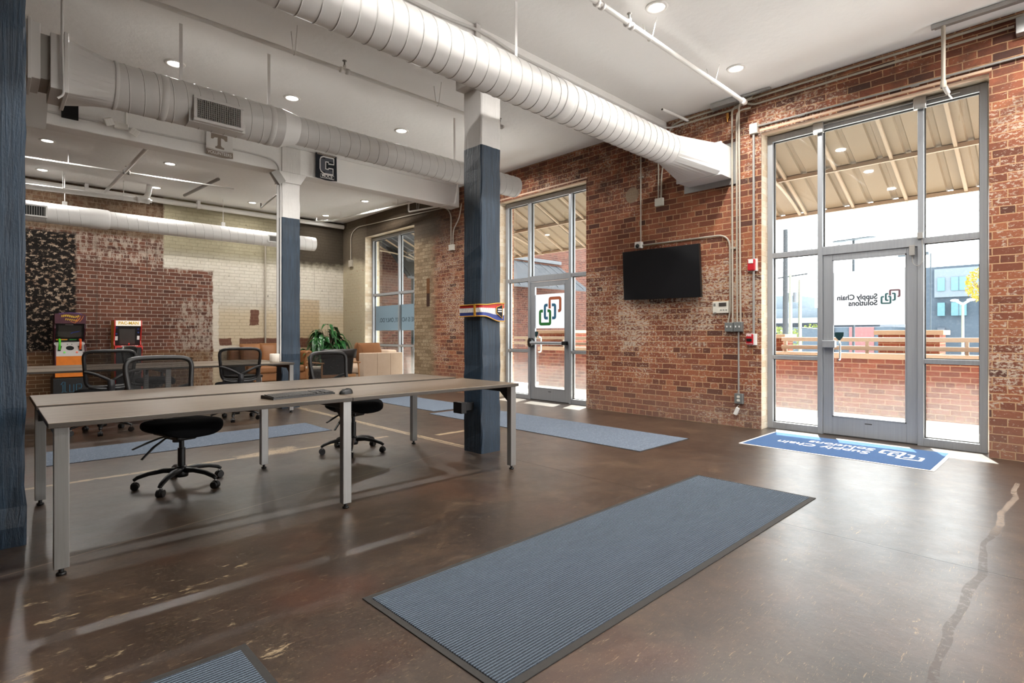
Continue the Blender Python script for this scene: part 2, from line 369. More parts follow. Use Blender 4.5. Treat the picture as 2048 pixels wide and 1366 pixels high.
def ink_film(key, hexc):
    t = NT(key); c = lin(hexc); df = t.n('BsdfDiffuse', {'Color': c}).outputs[0]; tl = t.n('BsdfTranslucent', {'Color': c}).outputs[0]
    M[key] = t.done(t.n('MixShader', {0: 0.5, 1: df, 2: tl}).outputs[0])
mat_leather('leather_tan', '#855633', '#a06f47', 0.45, 0.0012)
mat_leather('suede', '#b89f87', '#cdb8a2', 0.9, 0.001)
mat_leather('leather_black', '#1a1817', '#262322', 0.4, 0.001)
t = NT('brushed_aluminium'); n_ = t.noise(t.scale(t.pos(), 60, 60, 1.5), 1.0, 4, 0.6)
M['alu'] = t.done(t.bsdf(t.mix(n_, lin('#8d9094'), lin('#a5a8ab')), 0.42, 0.35, 0.5))
t = NT('silver_leg'); n_ = t.noise(t.scale(t.obj(), 200, 200, 4), 1.0, 4, 0.6)
M['silver'] = t.done(t.bsdf(t.mix(n_, lin('#7f7d7a'), lin('#989693')), 0.38, 0.6, 0.5))
simple('galv', '#a8a8a6', 0.35, 0.7, 0.5, 0.12, 20)
simple('chrome', '#c9c9c9', 0.12, 1.0)
simple('brass', '#a5763d', 0.3, 1.0)
simple('black_plastic', '#131212', 0.42, 0, 0.5, 0.1)
simple('dark_plastic', '#1d1b1a', 0.38)
simple('black_fabric', '#0e0e10', 0.95, 0, 0.1, 0.3, 60, 0.001, 300)
simple('grey_plastic', '#242426', 0.35)
simple('key_grey', '#35322f', 0.5)
simple('rubber', '#3a3836', 0.8, 0, 0.2, 0.15, 40)
simple('screen', '#1c1c1e', 0.3, 0, 0.25)
simple('screen_off', '#45423f', 0.22, 0, 0.5)
simple('white_plastic', '#e2e0da', 0.45)
simple('beige_plastic', '#d3cfc2', 0.45)
simple('box_grey', '#7f8280', 0.45, 0.4)
simple('red', '#b3202a', 0.35); simple('red_bright', '#c8322c', 0.4); simple('white_ink', '#efeae6', 0.5)
for k_, h_ in (('ink_dark', '#4a5358'), ('ink_green', '#4c9455'), ('ink_blue', '#568aa6'), ('ink_brown', '#c87f5e'), ('ink_teal', '#5e8788'), ('ink_mauve', '#98787d')): ink_film(k_, h_)
simple('lens', '#fffaf0', 0.4, emit=9.0); simple('lamp_trim', '#e8e6e2', 0.4)
simple('dark_hole', '#0c0b0b', 0.9); simple('grille_dark', '#1a1918', 0.8)
simple('awning', '#7b6c56', 0.6, 0.0, 0.4, 0.06, 3); simple('awning_steel', '#978670', 0.5, 0, 0.4)
simple('roof_grey', '#34373c', 0.7, 0.0); simple('roof_lead', '#4c4f54', 0.6)
simple('cap_stone', '#a08c78', 0.8, 0, 0.2, 0.08); simple('rail_cream', '#978878', 0.5, 0, 0.4)
simple('patio', '#d9d5cf', 0.85, 0, 0.2, 0.06, 2); simple('street', '#c9c8c8', 0.9, 0, 0.2, 0.05, 0.4)
simple('grey_block', '#414b55', 0.8, 0, 0.2, 0.06, 2); simple('grey_block_pale', '#5c666f', 0.8); simple('block_glass', '#4c6d77', 0.2)
simple('concrete_pale', '#73777e', 0.8, 0, 0.2, 0.05); simple('concrete_shade', '#434a54', 0.8)
simple('pole_wood', '#35393d', 0.9); simple('pole_steel', '#36424b', 0.5, 0.3); simple('lamp_pole', '#7d8174', 0.5, 0.2)
simple('tree_green', '#66703a', 0.8, 0, 0.2, 0.3, 3); simple('tree_yellow', '#93842f', 0.7, 0, 0.2, 0.25, 5); simple('bark', '#6a5a4a', 0.9)
simple('mural_red', '#6d4748', 0.8); simple('candle', '#e6ddd0', 0.5, emit=0.0); simple('pot', '#2c2a2b', 0.5)
simple('wood_oak', '#a8794f', 0.45, 0, 0.4, 0.15, 12); simple('cushion_brown', '#7c5334', 0.8, 0, 0.2, 0.15); simple('cushion_cream', '#d9cdbc', 0.85, 0, 0.2, 0.1)
simple('maroon', '#4a1d2b', 0.4, 0, 0.4, 0.25, 14); simple('purple', '#4b2a63', 0.4); simple('yellow', '#e3b72c', 0.45); simple('orange', '#dd7a22', 0.45, 0, 0.4, 0.2, 16)
simple('orange_bright', '#e2521f', 0.35); simple('green_bright', '#55c832', 0.35); simple('panel_silver', '#b5b0ac', 0.45, 0, 0.4, 0.06); simple('marquee', '#e9e1d2', 0.45, emit=0.25)
simple('side_yellow', '#c98a1e', 0.4); simple('blue_ink', '#2c3f8a', 0.5); simple('flag_grey', '#85796e', 0.8, 0, 0.1, 0.1); simple('flag_white', '#dcdad7', 0.8, 0, 0.1, 0.05)
simple('flag_black', '#23252a', 0.7, 0, 0.2, 0.2); simple('flag_slate', '#4a4d55', 0.7); simple('gold', '#d9a441', 0.35, 0.3); simple('shield', '#17363a', 0.35)
simple('soil', '#2a211b', 0.95)

# ---------------------------------------------------------------- helpers: shapes
class MB:
    def __init__(s, off=(0, 0, 0)):
        s.v = []; s.f = []; s.off = Vector(off)
    def raw(s, vs, fs, mi=0, smooth=False, mat=None):
        b = len(s.v)
        for v in vs:
            v = Vector(v)
            if mat is not None: v = mat @ v
            s.v.append(v - s.off)
        for f in fs: s.f.append((tuple(b + i for i in f), mi, smooth))
    def bm(s, bm, mi=0, smooth=False, mat=None):
        bm.verts.index_update()
        s.raw([v.co.copy() for v in bm.verts], [[v.index for v in f.verts] for f in bm.faces], mi, smooth, mat); bm.free()
    def box(s, x0, x1, y0, y1, z0, z1, mi=0, bev=0.0, seg=2, mat=None, smooth=False):
        if bev <= 0:
            vs = [(x, y, z) for z in (z0, z1) for y in (y0, y1) for x in (x0, x1)]
            s.raw(vs, [(0, 2, 3, 1), (4, 5, 7, 6), (0, 1, 5, 4), (2, 6, 7, 3), (0, 4, 6, 2), (1, 3, 7, 5)], mi, smooth, mat); return s
        bm = bmesh.new(); bmesh.ops.create_cube(bm, size=1.0)
        for v in bm.verts: v.co = Vector(((x0 + x1) / 2 + v.co.x * (x1 - x0), (y0 + y1) / 2 + v.co.y * (y1 - y0), (z0 + z1) / 2 + v.co.z * (z1 - z0)))
        bmesh.ops.bevel(bm, geom=list(bm.edges), offset=bev, segments=seg, affect='EDGES', profile=0.5)
        s.bm(bm, mi, smooth, mat); return s
    def tube(s, path, r, sides=10, mi=0, caps=True, smooth=True, closed=False, ell=None, up=None, mat=None):
        P = [Vector(p) for p in path]; n = len(P)
        rr = r if isinstance(r, (list, tuple)) else [r] * n
        T = []
        for i in range(n):
            if closed: d = P[(i + 1) % n] - P[i - 1]
            else: d = P[min(i + 1, n - 1)] - P[max(i - 1, 0)]
            T.append(d.normalized())
        u = Vector(up) if up is not None else (Vector((0, 0, 1)) if abs(T[0].z) < 0.9 else Vector((1, 0, 0)))
        vs = []; fs = []
        nrm = (u - T[0] * u.dot(T[0])).normalized()
        for i in range(n):
            if up is not None: nrm = Vector(up)
            nrm = (nrm - T[i] * nrm.dot(T[i])).normalized(); bi = T[i].cross(nrm)
            a, b = (ell if ell else (1, 1))
            for k in range(sides):
                an = 2 * PI * k / sides
                vs.append(P[i] + nrm * (math.cos(an) * rr[i] * a) + bi * (math.sin(an) * rr[i] * b))
        m = n if closed else n - 1
        for i in range(m):
            j = (i + 1) % n
            for k in range(sides):
                k2 = (k + 1) % sides
                fs.append((i * sides + k, i * sides + k2, j * sides + k2, j * sides + k))
        s.raw(vs, fs, mi, smooth, mat)
        if caps and not closed:
            s.raw(vs[:sides], [tuple(reversed(range(sides)))], mi, False, mat); s.raw(vs[-sides:], [tuple(range(sides))], mi, False, mat)
        return s
    def cyl(s, p0, p1, r, r1=None, sides=16, mi=0, caps=True, mat=None):
        return s.tube([p0, p1], [r, r if r1 is None else r1], sides, mi, caps, mat=mat)
    def lathe(s, prof, c=(0, 0, 0), sides=20, mi=0, smooth=True, axis='z', mat=None):
        vs = []; fs = []
        for r, h in prof:
            for k in range(sides):
                a = 2 * PI * k / sides; p = (r * math.cos(a), r * math.sin(a), h)
                if axis == 'x': p = (p[2], p[0], p[1])
                if axis == 'y': p = (p[1], p[2], p[0])
                vs.append((p[0] + c[0], p[1] + c[1], p[2] + c[2]))
        for i in range(len(prof) - 1):
            for k in range(sides):
                k2 = (k + 1) % sides
                fs.append((i * sides + k, i * sides + k2, (i + 1) * sides + k2, (i + 1) * sides + k))
        s.raw(vs, fs, mi, smooth, mat); return s
    def prism(s, poly, lo, hi, f, mi=0, smooth=False, mat=None):
        """polygon (a,b) extruded from lo to hi; f(a,b,t) gives the point"""
        n = len(poly)
        vs = [f(a, b, lo) for a, b in poly] + [f(a, b, hi) for a, b in poly]
        fs = [tuple(reversed(range(n))), tuple(range(n, 2 * n))] + [(i, (i + 1) % n, n + (i + 1) % n, n + i) for i in range(n)]
        s.raw(vs, fs, mi, smooth, mat); return s
    def grid(s, f, nu, nv, mi=0, smooth=True, mat=None):
        vs = [f(i / nu, j / nv) for j in range(nv + 1) for i in range(nu + 1)]
        fs = [(j * (nu + 1) + i, j * (nu + 1) + i + 1, (j + 1) * (nu + 1) + i + 1, (j + 1) * (nu + 1) + i) for j in range(nv) for i in range(nu)]
        s.raw(vs, fs, mi, smooth, mat); return s
    def ball(s, c, rx, ry, rz, mi=0, nu=16, nv=10, pw=1.0, mat=None):
        def g(x): return math.copysign(abs(x) ** pw, x)
        def f(a, b):
            th = 2 * PI * a; ph = PI * (b - 0.5)
            return (c[0] + rx * g(math.cos(th)) * g(math.cos(ph)), c[1] + ry * g(math.sin(th)) * g(math.cos(ph)), c[2] + rz * g(math.sin(ph)))
        return s.grid(f, nu, nv, mi, True, mat)
    def build(s, name, mats, parent=None, loc=None):
        me = bpy.data.meshes.new(name)
        me.from_pydata([tuple(v) for v in s.v], [], [f[0] for f in s.f])
        if not isinstance(mats, (list, tuple)): mats = [mats]
        for m in mats: me.materials.append(M[m] if isinstance(m, str) else m)
        me.polygons.foreach_set('material_index', [f[1] for f in s.f]); me.polygons.foreach_set('use_smooth', [f[2] for f in s.f])
        me.update()
        o = bpy.data.objects.new(name, me); C.objects.link(o)
        if parent is not None: o.parent = parent
        if loc is not None: o.location = loc
        elif parent is None: o.location = s.off
        return o

def tag(o, label, cat=None, group=None, kind=None):
    if label: o['label'] = label
    if cat: o['category'] = cat
    if group: o['group'] = group
    if kind: o['kind'] = kind
    return o
def thing(name, label, cat, loc=(0, 0, 0), rz=0.0, group=None, kind=None):
    o = bpy.data.objects.new(name, None); C.objects.link(o); o.empty_display_size = 0.1
    o.location = loc; o.rotation_euler = (0, 0, rz)
    return tag(o, label, cat, group, kind)
def dup(root, loc, rz, label, group=None):
    r = root.copy(); C.objects.link(r); r.location = loc; r.rotation_euler = (0, 0, rz); r['label'] = label
    if group: r['group'] = group
    for ch in list(root.children):
        c = ch.copy(); C.objects.link(c); c.parent = r
        for g in list(ch.children):
            d = g.copy(); C.objects.link(d); d.parent = c
    return r
def fillet(pts, rad, n=6):
    """polyline with rounded corners"""
    P = [Vector(p) for p in pts]; out = [P[0]]
    for i in range(1, len(P) - 1):
        a = (P[i - 1] - P[i]); b = (P[i + 1] - P[i]); d = min(rad, a.length * 0.49, b.length * 0.49)
        p0 = P[i] + a.normalized() * d; p1 = P[i] + b.normalized() * d
        for k in range(n + 1):
            t_ = k / n; out.append(p0 * (1 - t_) ** 2 + P[i] * (2 * t_ * (1 - t_)) + p1 * t_ ** 2)
    out.append(P[-1]); return out
def text(name, body, size, mat, parent, loc, right, up, depth=0.0005, align='LEFT', bold=0.0, sx=1.0, sub=None):
    cu = bpy.data.curves.new(name, 'FONT'); cu.body = body; cu.size = size; cu.extrude = depth; cu.offset = bold; cu.align_x = align
    tmp = bpy.data.objects.new(name + '_outline', cu); C.objects.link(tmp)
    me = bpy.data.meshes.new_from_object(tmp); bpy.data.objects.remove(tmp); bpy.data.curves.remove(cu)
    me.materials.clear(); me.materials.append(M[mat]); o = bpy.data.objects.new(name, me); C.objects.link(o)
    r = Vector(right).normalized(); u = Vector(up).normalized(); n = r.cross(u)
    m = Matrix((r, u, n)).transposed().to_4x4()
    o.matrix_local = Matrix.Translation(loc) @ m @ Matrix.Diagonal((sx, 1, 1, 1)); o.parent = parent
    return o
def strip(mb, pts, wdt, f, mi=0, th=0.001):
    """flat stroke of width wdt along a 2D polyline, placed by f(a,b,t)"""
    P = [Vector((p[0], p[1])) for p in pts]; n = len(P); L = []; Rr = []
    for i in range(n):
        d = (P[min(i + 1, n - 1)] - P[max(i - 1, 0)]).normalized(); nn = Vector((-d.y, d.x))
        L.append(P[i] + nn * wdt / 2); Rr.append(P[i] - nn * wdt / 2)
    poly = L + list(reversed(Rr)); k = len(poly)
    vs = [f(p.x, p.y, 0) for p in poly] + [f(p.x, p.y, th) for p in poly]
    fs = []
    for i in range(n - 1):
        a, b, c, d = i, i + 1, k - 2 - i, k - 1 - i
        fs.append((a, b, c, d)); fs.append((k + a, k + d, k + c, k + b))
    for i in range(k): fs.append((i, (i + 1) % k, k + (i + 1) % k, k + i))
    mb.raw(vs, fs, mi)
def fil2(pts, rad, n=5): return [(p.x, p.y) for p in fillet([(a, b, 0) for a, b in pts], rad, n)]
LINKS = (  # the three chained links, in units of the emblem (x to the right, y up, as read)
    ('link_red',   [[(0.04, 0.17), (0.04, 0.86), (-0.91, 0.86), (-0.91, 0.0), (-0.72, 0.0)]]),
    ('link_blue',  [[(0.22, 0.41), (0.48, 0.41), (0.48, -0.47), (0.20, -0.47)], [(-0.16, 0.41), (-0.45, 0.41), (-0.45, -0.47), (-0.18, -0.47)]]),
    ('link_green', [[(0.66, 0.02), (0.93, 0.02), (0.93, -0.87), (0.0, -0.87), (0.0, 0.02), (0.24, 0.02)]]))
def emblem(parent, f, mats, wdt=0.20):
    for (nm, paths), mt in zip(LINKS, mats):
        mb = MB()
        for p in paths: strip(mb, fil2(p, 0.10), wdt, f)
        mb.build('emblem_link', mt, parent)

# ================================================================ the room shell
OPEN = [(0.62, 2.77, 3.70), (5.53, 7.66, 3.68), (10.46, 12.72, 3.68), (-4.4, -2.3, 3.70)]   # y0, y1, head height
mb = MB(); mb.box(-3.2, 7.38, -5.0, 14.3, -0.12, 0.0); tag(mb.build('floor', 'floor'), 'glossy brown stained concrete floor', None, None, 'structure')
mb = MB(); mb.box(-3.2, 7.38, -5.0, 14.3, CZ, CZ + 0.15); tag(mb.build('ceiling', 'ceiling'), 'white painted ceiling', None, None, 'structure')
mb = MB(); ys = sorted(OPEN); y = -5.0
for y0, y1, h in ys:
    mb.box(WX, 7.38, y, y0, 0, CZ); mb.box(WX, 7.38, y0, y1, h, CZ); y = y1
mb.box(WX, 7.38, y, FY + 0.4, 0, CZ)
mb.box(7.0, 7.38, -6.0, 14.3, CZ + 0.16, 7.2)  # parapet out of view, added to block sky light from the patio wall
tag(mb.build('wall_right', 'brick_right'), 'old red brick wall with the glazed doors', None, None, 'structure')
mb = MB(); mb.box(-3.2, WX, FY, FY + 0.4, 0, CZ); tag(mb.build('wall_far', 'brick_far'), 'patchy painted brick wall at the far end', None, None, 'structure')
mb = MB(); mb.box(-3.2, -3.0, -5.0, FY, 0, CZ); tag(mb.build('wall_left', 'brick_far'), 'dark brick wall out of sight on the left', None, None, 'structure')
mb = MB()
for xa, xb in ((-3.2, 4.2), (6.6, WX)): mb.box(xa, xb, -5.2, -5.0, 0, CZ)
mb.box(4.2, 6.6, -5.2, -5.0, 3.95, CZ)  # head of the unseen opening that is added to let daylight in
tag(mb.build('wall_back', 'white'), 'plain unseen wall behind the viewer, tall opening added to admit daylight', None, None, 'structure')
# beams and columns
mb = MB(); mb.box(-3.0, WX, 4.08, 4.38, 3.76, CZ, 0, 0.012); b1 = mb.build('beam', 'white'); tag(b1, 'white timber ceiling beam behind the big round duct', None, None, 'structure')
mb = MB(); mb.box(-3.0, WX, 8.82, 9.10, 3.785, CZ, 0, 0.012); b2 = mb.build('beam', 'white'); tag(b2, 'white timber ceiling beam carrying the two pennants', None, None, 'structure')
def column(x0, x1, y0, y1, top, label, seed, extra=None):
    rnd = random.Random(seed); mb = MB(); n = 34
    prof = []
    ch = 0.012
    for i in range(n + 1):
        z = top * i / n; j = [rnd.uniform(-0.004, 0.004) for _ in range(8)]
        if z < 1.0: j = [a * 1.7 for a in j]
        ring = [(x0 + ch + j[0], y0 + j[1]), (x1 - ch + j[2], y0 + j[1]), (x1 + j[2], y0 + ch + j[3]), (x1 + j[4], y1 - ch), (x1 - ch, y1 + j[5]), (x0 + ch, y1 + j[5]), (x0 + j[6], y1 - ch), (x0 + j[0], y0 + ch + j[7])]
        prof.append([(a, b, z) for a, b in ring])
    vs = [p for r_ in prof for p in r_]; fs = []
    for i in range(n):
        for k in range(8):
            k2 = (k + 1) % 8; fs.append((i * 8 + k, i * 8 + k2, (i + 1) * 8 + k2, (i + 1) * 8 + k))
    fs.append(tuple(range(n * 8, n * 8 + 8))); fs.append(tuple(reversed(range(8))))
    mb.raw(vs, fs)
    if extra: extra(mb)
    return tag(mb.build('column', 'timber'), label, None, None, 'structure')
column(-0.155, 0.147, 4.10, 4.38, 3.76, 'dark navy timber column at the left edge beside the long table', 1)
def cap1(m): m.box(3.40, 3.86, 4.085, 4.375, 3.64, 3.76, 0, 0.01)
column(3.505, 3.765, 4.10, 4.38, 3.70, 'navy timber column with white top wrapped by a fabric belt', 2, cap1)
def cap2(m):
    m.prism([(3.26, 3.785), (3.36, 3.62), (3.66, 3.62), (3.76, 3.785)], 8.80, 9.06, lambda a, b, t: (a, t, b))
    m.box(3.36, 3.66, 8.795, 8.83, 3.785, 4.19, 0, 0.006)
column(3.365, 3.665, 8.83, 9.05, 3.70, 'navy timber column with white top behind the far desks', 3, cap2)
mb = MB(); mb.box(3.335, 3.40, 4.20, 4.33, 0.405, 0.515, 0, 0.004); mb.box(3.395, 3.515, 4.22, 4.31, 0.43, 0.50)
tag(mb.build('outlet_box', 'black_plastic'), 'small black socket box on the side of the belted column', 'outlet box')

# ---------------------------------------------------------------- glazed fronts
def glazing(idx, y0, y1, head, mull, zt, zr, door=None):
    """aluminium shop front in the opening y0..y1; mull: y of the two mullions; door: (ya, yb) leaf"""
    D = 0.11; fx0, fx1 = FX, FX + D; W = 0.055
    root = tag(bpy.data.objects.new('window_%d' % idx, None), ('tall aluminium window around the nearer door', 'tall aluminium window around the door with the coloured link emblem', 'tall aluminium window behind the suede sofa')[idx - 1], None, None, 'structure')
    C.objects.link(root); root.location = (fx0, (y0 + y1) / 2, 0)
    off = root.location
    mb = MB(off)
    mb.box(fx0, fx1, y0, y0 + W + 0.01, 0, head, 0, 0.004); mb.box(fx0, fx1, y1 - W - 0.01, y1, 0, head, 0, 0.004)
    mb.box(fx0 + 0.001, fx1 - 0.001, y0 + W - 0.005, y1 - W + 0.005, head - 0.075, head - 0.001, 0, 0.004)
    for m in mull: mb.box(fx0 - 0.004, fx1 + 0.002, m - 0.027, m + 0.027, 0, head - 0.02, 0, 0.004)
    cells = [y0] + list(mull) + [y1]
    for a, b in zip(cells[:-1], cells[1:]):
        isdoor = door and a < (door[0] + door[1]) / 2 < b
        mb.box(fx0 + 0.002, fx1 - 0.002, a + 0.02, b - 0.02, zt - (0.055 if isdoor else 0.03), zt + (0.045 if isdoor else 0.03), 0, 0.004)
        if not isdoor:
            mb.box(fx0 + 0.002, fx1 - 0.002, a + 0.02, b - 0.02, zr - 0.024, zr + 0.024, 0, 0.004)
            mb.box(fx0 + 0.003, fx1 - 0.003, a + 0.02, b - 0.02, 0, 0.085, 0, 0.004)
    mb.build('window_frame', 'alu', root)
    gm = MB(off)   # dark gaskets round the glass
    for a, b in zip(cells[:-1], cells[1:]):
        isdoor = door and a < (door[0] + door[1]) / 2 < b
        for z0, z1 in ([(zt + 0.045, head - 0.075)] if isdoor else [(zt + 0.03, head - 0.075), (zr + 0.024, zt - 0.03), (0.085, zr - 0.024)]):
            ya = a + (W + 0.01 if a == y0 else 0.027); yb = b - (W + 0.01 if b == y1 else 0.027)
            for q in ((ya, ya + 0.008, z0, z1), (yb - 0.008, yb, z0, z1), (ya, yb, z0, z0 + 0.008), (ya, yb, z1 - 0.008, z1)):
                gm.box(fx0 + 0.045, fx0 + 0.075, q[0], q[1], q[2], q[3])
            g = MB(off); g.box(fx0 + 0.056, fx0 + 0.062, ya, yb, z0, z1); g.build('pane', 'glass', root)
    gm.build('gasket', 'rubber', root)
    return root
def door_leaf(idx, ya, yb, label):
    root = tag(bpy.data.objects.new('door_%d' % idx, None), label, None, None, 'structure'); C.objects.link(root)
    root.location = (FX + 0.02, (ya + yb) / 2, 0.008); off = root.location
    x0, x1 = FX + 0.018, FX + 0.065; mb = MB(off); S = 0.098; zt = 2.135
    mb.box(x0, x1, ya, ya + S, 0.012, zt, 0, 0.003); mb.box(x0, x1, yb - S, yb, 0.012, zt, 0, 0.003)
    mb.box(x0, x1, ya + S, yb - S, zt - 0.075, zt, 0, 0.003); mb.box(x0, x1, ya + S, yb - S, 0.012, 0.22, 0, 0.003)
    mb.build('door_frame', 'alu', root)
    g = MB(off); g.box(x0 + 0.02, x0 + 0.026, ya + S, yb - S, 0.22, zt - 0.075); g.build('pane', 'glass', root)
    bd = MB(off)
    for q in ((ya + S, ya + S + 0.012, 0.22, zt - 0.075), (yb - S - 0.012, yb - S, 0.22, zt - 0.075), (ya + S, yb - S, 0.22, 0.232), (ya + S, yb - S, zt - 0.087, zt - 0.075)):
        bd.box(x0 - 0.003, x0 + 0.02, *q)
    bd.build('glazing_bead', 'alu', root)
    wd = MB(off); wd.box(x0 - 0.004, x1 + 0.01, ya + 0.01, yb - 0.01, 0.0, 0.012); wd.build('door_sweep', 'rubber', root)
    sg = MB(off); sg.box(x0 - 0.002, x0 + 0.001, (ya + yb) / 2 - 0.04, (ya + yb) / 2 + 0.03, 0.165, 0.175); sg.build('maker_plate', 'rubber', root)
    return root, off
def film(root, off, ya, yb, z0, z1, mat='film_white', x=FX + 0.034):
    f = MB(off); f.box(x, x + 0.0015, ya, yb, z0, z1); return f.build('window_film', mat, root)

w1 = glazing(1, 0.646, 2.770, 3.69, (1.188, 2.162), 2.18, 0.90, (1.215, 2.135))
d1, o1 = door_leaf(1, 1.217, 2.133, 'nearer aluminium glass door with dark company lettering')
film(d1, o1, 1.317, 2.034, 1.293, 1.912)
ox = Vector((FX + 0.030, 0, 0)) - o1
emblem(d1, lambda a, b, t_: (FX + 0.031 - t_ - o1[0], 1.463 + a * 0.090 - o1[1], 1.602 + b * 0.082 - o1[2]), ('ink_mauve', 'ink_teal', 'ink_teal'))
for body, zz in (('Supply Chain', 1.585), ('Solutions', 1.515)):
    text('lettering', body, 0.083, 'ink_dark', d1, (FX + 0.031 - o1[0], 1.585 - o1[1], zz - o1[2]), (0, 1, 0), (0, 0, 1), 0.0006, 'LEFT', 0.0022, 0.93)
mb = MB(o1)
mb.box(FX - 0.055, FX + 0.02, 1.99, 2.125, 1.03, 1.115, 0, 0.006); mb.build('latch_case', 'alu', d1)
mb = MB(o1); mb.tube(fillet([(FX + 0.065, 1.985, 1.10), (FX + 0.13, 1.985, 1.10), (FX + 0.13, 1.985, 0.88), (FX + 0.065, 1.985, 0.88)], 0.04), 0.011, 8); mb.build('pull_handle', 'chrome', d1)
mb = MB(o1); mb.prism(fil2([(-0.048, 0.045), (0.048, 0.045), (0.045, -0.005), (0.0, -0.06), (-0.045, -0.005), (-0.048, 0.045)], 0.02)[:-1], 0, 0.004, lambda a, b, t_: (FX + 0.03 - t_, 1.965 + a, 1.165 + b)); mb.build('shield_sticker', 'shield', d1)
# contact wire of the alarm at the top corner of this door
mb = MB((FX, 1.2, 2.1)); mb.box(FX - 0.03, FX, 1.235, 1.285, 2.03, 2.14, 0, 0.004)
mb.tube(fillet([(FX - 0.012, 1.26, 2.03), (FX - 0.02, 1.255, 1.94), (FX - 0.025, 1.205, 1.905), (FX - 0.03, 1.165, 1.95), (FX - 0.02, 1.165, 2.08), (FX - 0.012, 1.178, 2.21)], 0.05), 0.004, 6)
mb.box(FX - 0.03, FX - 0.004, 1.165, 1.215, 2.20, 2.265, 0, 0.003)
tag(mb.build('door_contact', 'conduit_grey'), 'grey alarm contact with looped wire at the door corner', 'door contact')
# cover plates on the two mullions of the nearer window, with the small pipe between them
for k, yy in enumerate((2.17, 1.19)):
    mb = MB((FX, yy, 3.62)); mb.box(FX - 0.05, FX + 0.0, yy - 0.055, yy + 0.055, 3.575, 3.70, 0, 0.004)
    tag(mb.build('mullion_cover', 'galv'), ('grey steel cover plate on the far mullion top of the nearer window', 'grey steel cover plate on the near mullion top, below the hanging drop pipe')[k], 'cover plate', 'steel covers on the window head')
mb = MB((FX, 1.5, 3.66)); mb.tube([(FX - 0.02, 2.12, 3.665), (FX - 0.02, 1.24, 3.665)], 0.008, 8); mb.tube([(FX - 0.02, 1.14, 3.655), (FX - 0.02, 0.86, 3.65)], 0.008, 8)
tag(mb.build('thin_conduit', 'galv'), 'thin bright conduit along the head of the nearer window frame', 'conduit')

w2 = glazing(2, 5.56, 7.645, 3.67, (6.04, 7.015), 2.20, 0.885, (6.07, 6.99))
d2, o2 = door_leaf(2, 6.068, 6.992, 'further aluminium glass door with brown, blue and green link emblem')
film(d2, o2, 6.165, 6.893, 1.297, 1.907)
emblem(d2, lambda a, b, t_: (FX + 0.031 - t_ - o2[0], 6.525 + a * 0.262 - o2[1], 1.602 + b * 0.262 - o2[2]), ('ink_brown', 'ink_blue', 'ink_green'))
mb = MB(o2)
mb.tube([(FX - 0.055, 6.165, 1.035), (FX - 0.055, 6.93, 1.035)], 0.026, 10, ell=(1.0, 0.75)); mb.build('push_bar', 'alu', d2)
mb = MB(o2); mb.tube([(FX + 0.018, 6.95, 1.04), (FX - 0.06, 6.95, 1.04)], 0.085, 18, ell=(1.0, 0.62)); mb.box(FX - 0.08, FX + 0.018, 6.10, 6.17, 1.0, 1.07, 0, 0.01); mb.build('bar_end_case', 'black_plastic', d2)
mb = MB(o2); mb.tube(fillet([(FX + 0.065, 6.84, 1.14), (FX + 0.13, 6.84, 1.14), (FX + 0.13, 6.84, 0.87), (FX + 0.065, 6.84, 0.87)], 0.04), 0.014, 8); mb.build('pull_handle', 'white_plastic', d2)
mb = MB(o2); mb.prism(fil2([(-0.05, 0.04), (0.05, 0.04), (0.04, -0.01), (0.0, -0.08), (-0.04, -0.01), (-0.05, 0.04)], 0.02)[:-1], 0, 0.004, lambda a, b, t_: (FX + 0.03 - t_, 6.86 + a, 1.20 + b)); mb.build('shield_sticker', 'shield', d2)

w3 = glazing(3, 10.47, 12.715, 3.67, (11.43,), 2.20, 0.92, None)
ow = w3.location
film(w3, ow, 10.56, 11.40, 1.288, 1.913, 'film_blue', FX + 0.052); film(w3, ow, 11.46, 12.60, 1.288, 1.913, 'film_blue', FX + 0.052)
text('lettering', 'THERE IS NO TRY, ONLY DO.', 0.15, 'ink_dark', w3, (FX + 0.05 - ow[0], 12.42 - ow[1], 1.50 - ow[2]), (0, 1, 0), (0, 0, 1), 0.0005, 'RIGHT', 0.001, 0.95)

# rounded tan lintel bars over the openings
for (y0, y1, zz, lab) in ((0.62, 2.77, 3.735, 'rounded tan lintel bar over the nearer window'), (5.53, 7.66, 3.715, 'rounded tan lintel bar over the window with the link emblem')):
    mb = MB((WX, (y0 + y1) / 2, zz)); mb.cyl((WX + 0.05, y0 - 0.02, zz), (WX + 0.05, y1 + 0.02, zz), 0.052, sides=18); mb.box(WX + 0.02, WX + 0.30, y0 - 0.02, y1 + 0.02, zz - 0.03, zz + 0.02)
    o = mb.build('trim_%d' % (1 if y0 < 3 else 2), 'lintel_tan'); tag(o, lab, None, None, 'structure')
# ================================================================ ducts
def helix(mb, x0, x1, cy, cz, r, pitch, mi=1, tr=0.0055, seg=28):
    n = int((x1 - x0) / pitch * seg); pts = []
    for i in range(n + 1):
        a = 2 * PI * i / seg; pts.append((x0 + pitch * i / seg, cy + r * math.cos(a), cz + r * math.sin(a)))
    mb.tube(pts, tr, 5, mi, caps=True)
def rect_round(mb, xr, xc, cy, cz, r, hy, hz, cyr=None, czr=None, mi=0, n=32):
    """transition from a rectangle at xr to a circle at xc"""
    cyr = cy if cyr is None else cyr; czr = cz if czr is None else czr; A = []; B = []
    for k in range(n):
        a = 2 * PI * (k + 0.5) / n; c_, s_ = math.cos(a), math.sin(a); q = max(abs(c_), abs(s_))
        A.append((xr, cyr + hy * c_ / q, czr + hz * s_ / q)); B.append((xc, cy + r * c_, cz + r * s_))
    mb.raw(A + B, [(k, (k + 1) % n, n + (k + 1) % n, n + k) for k in range(n)], mi)
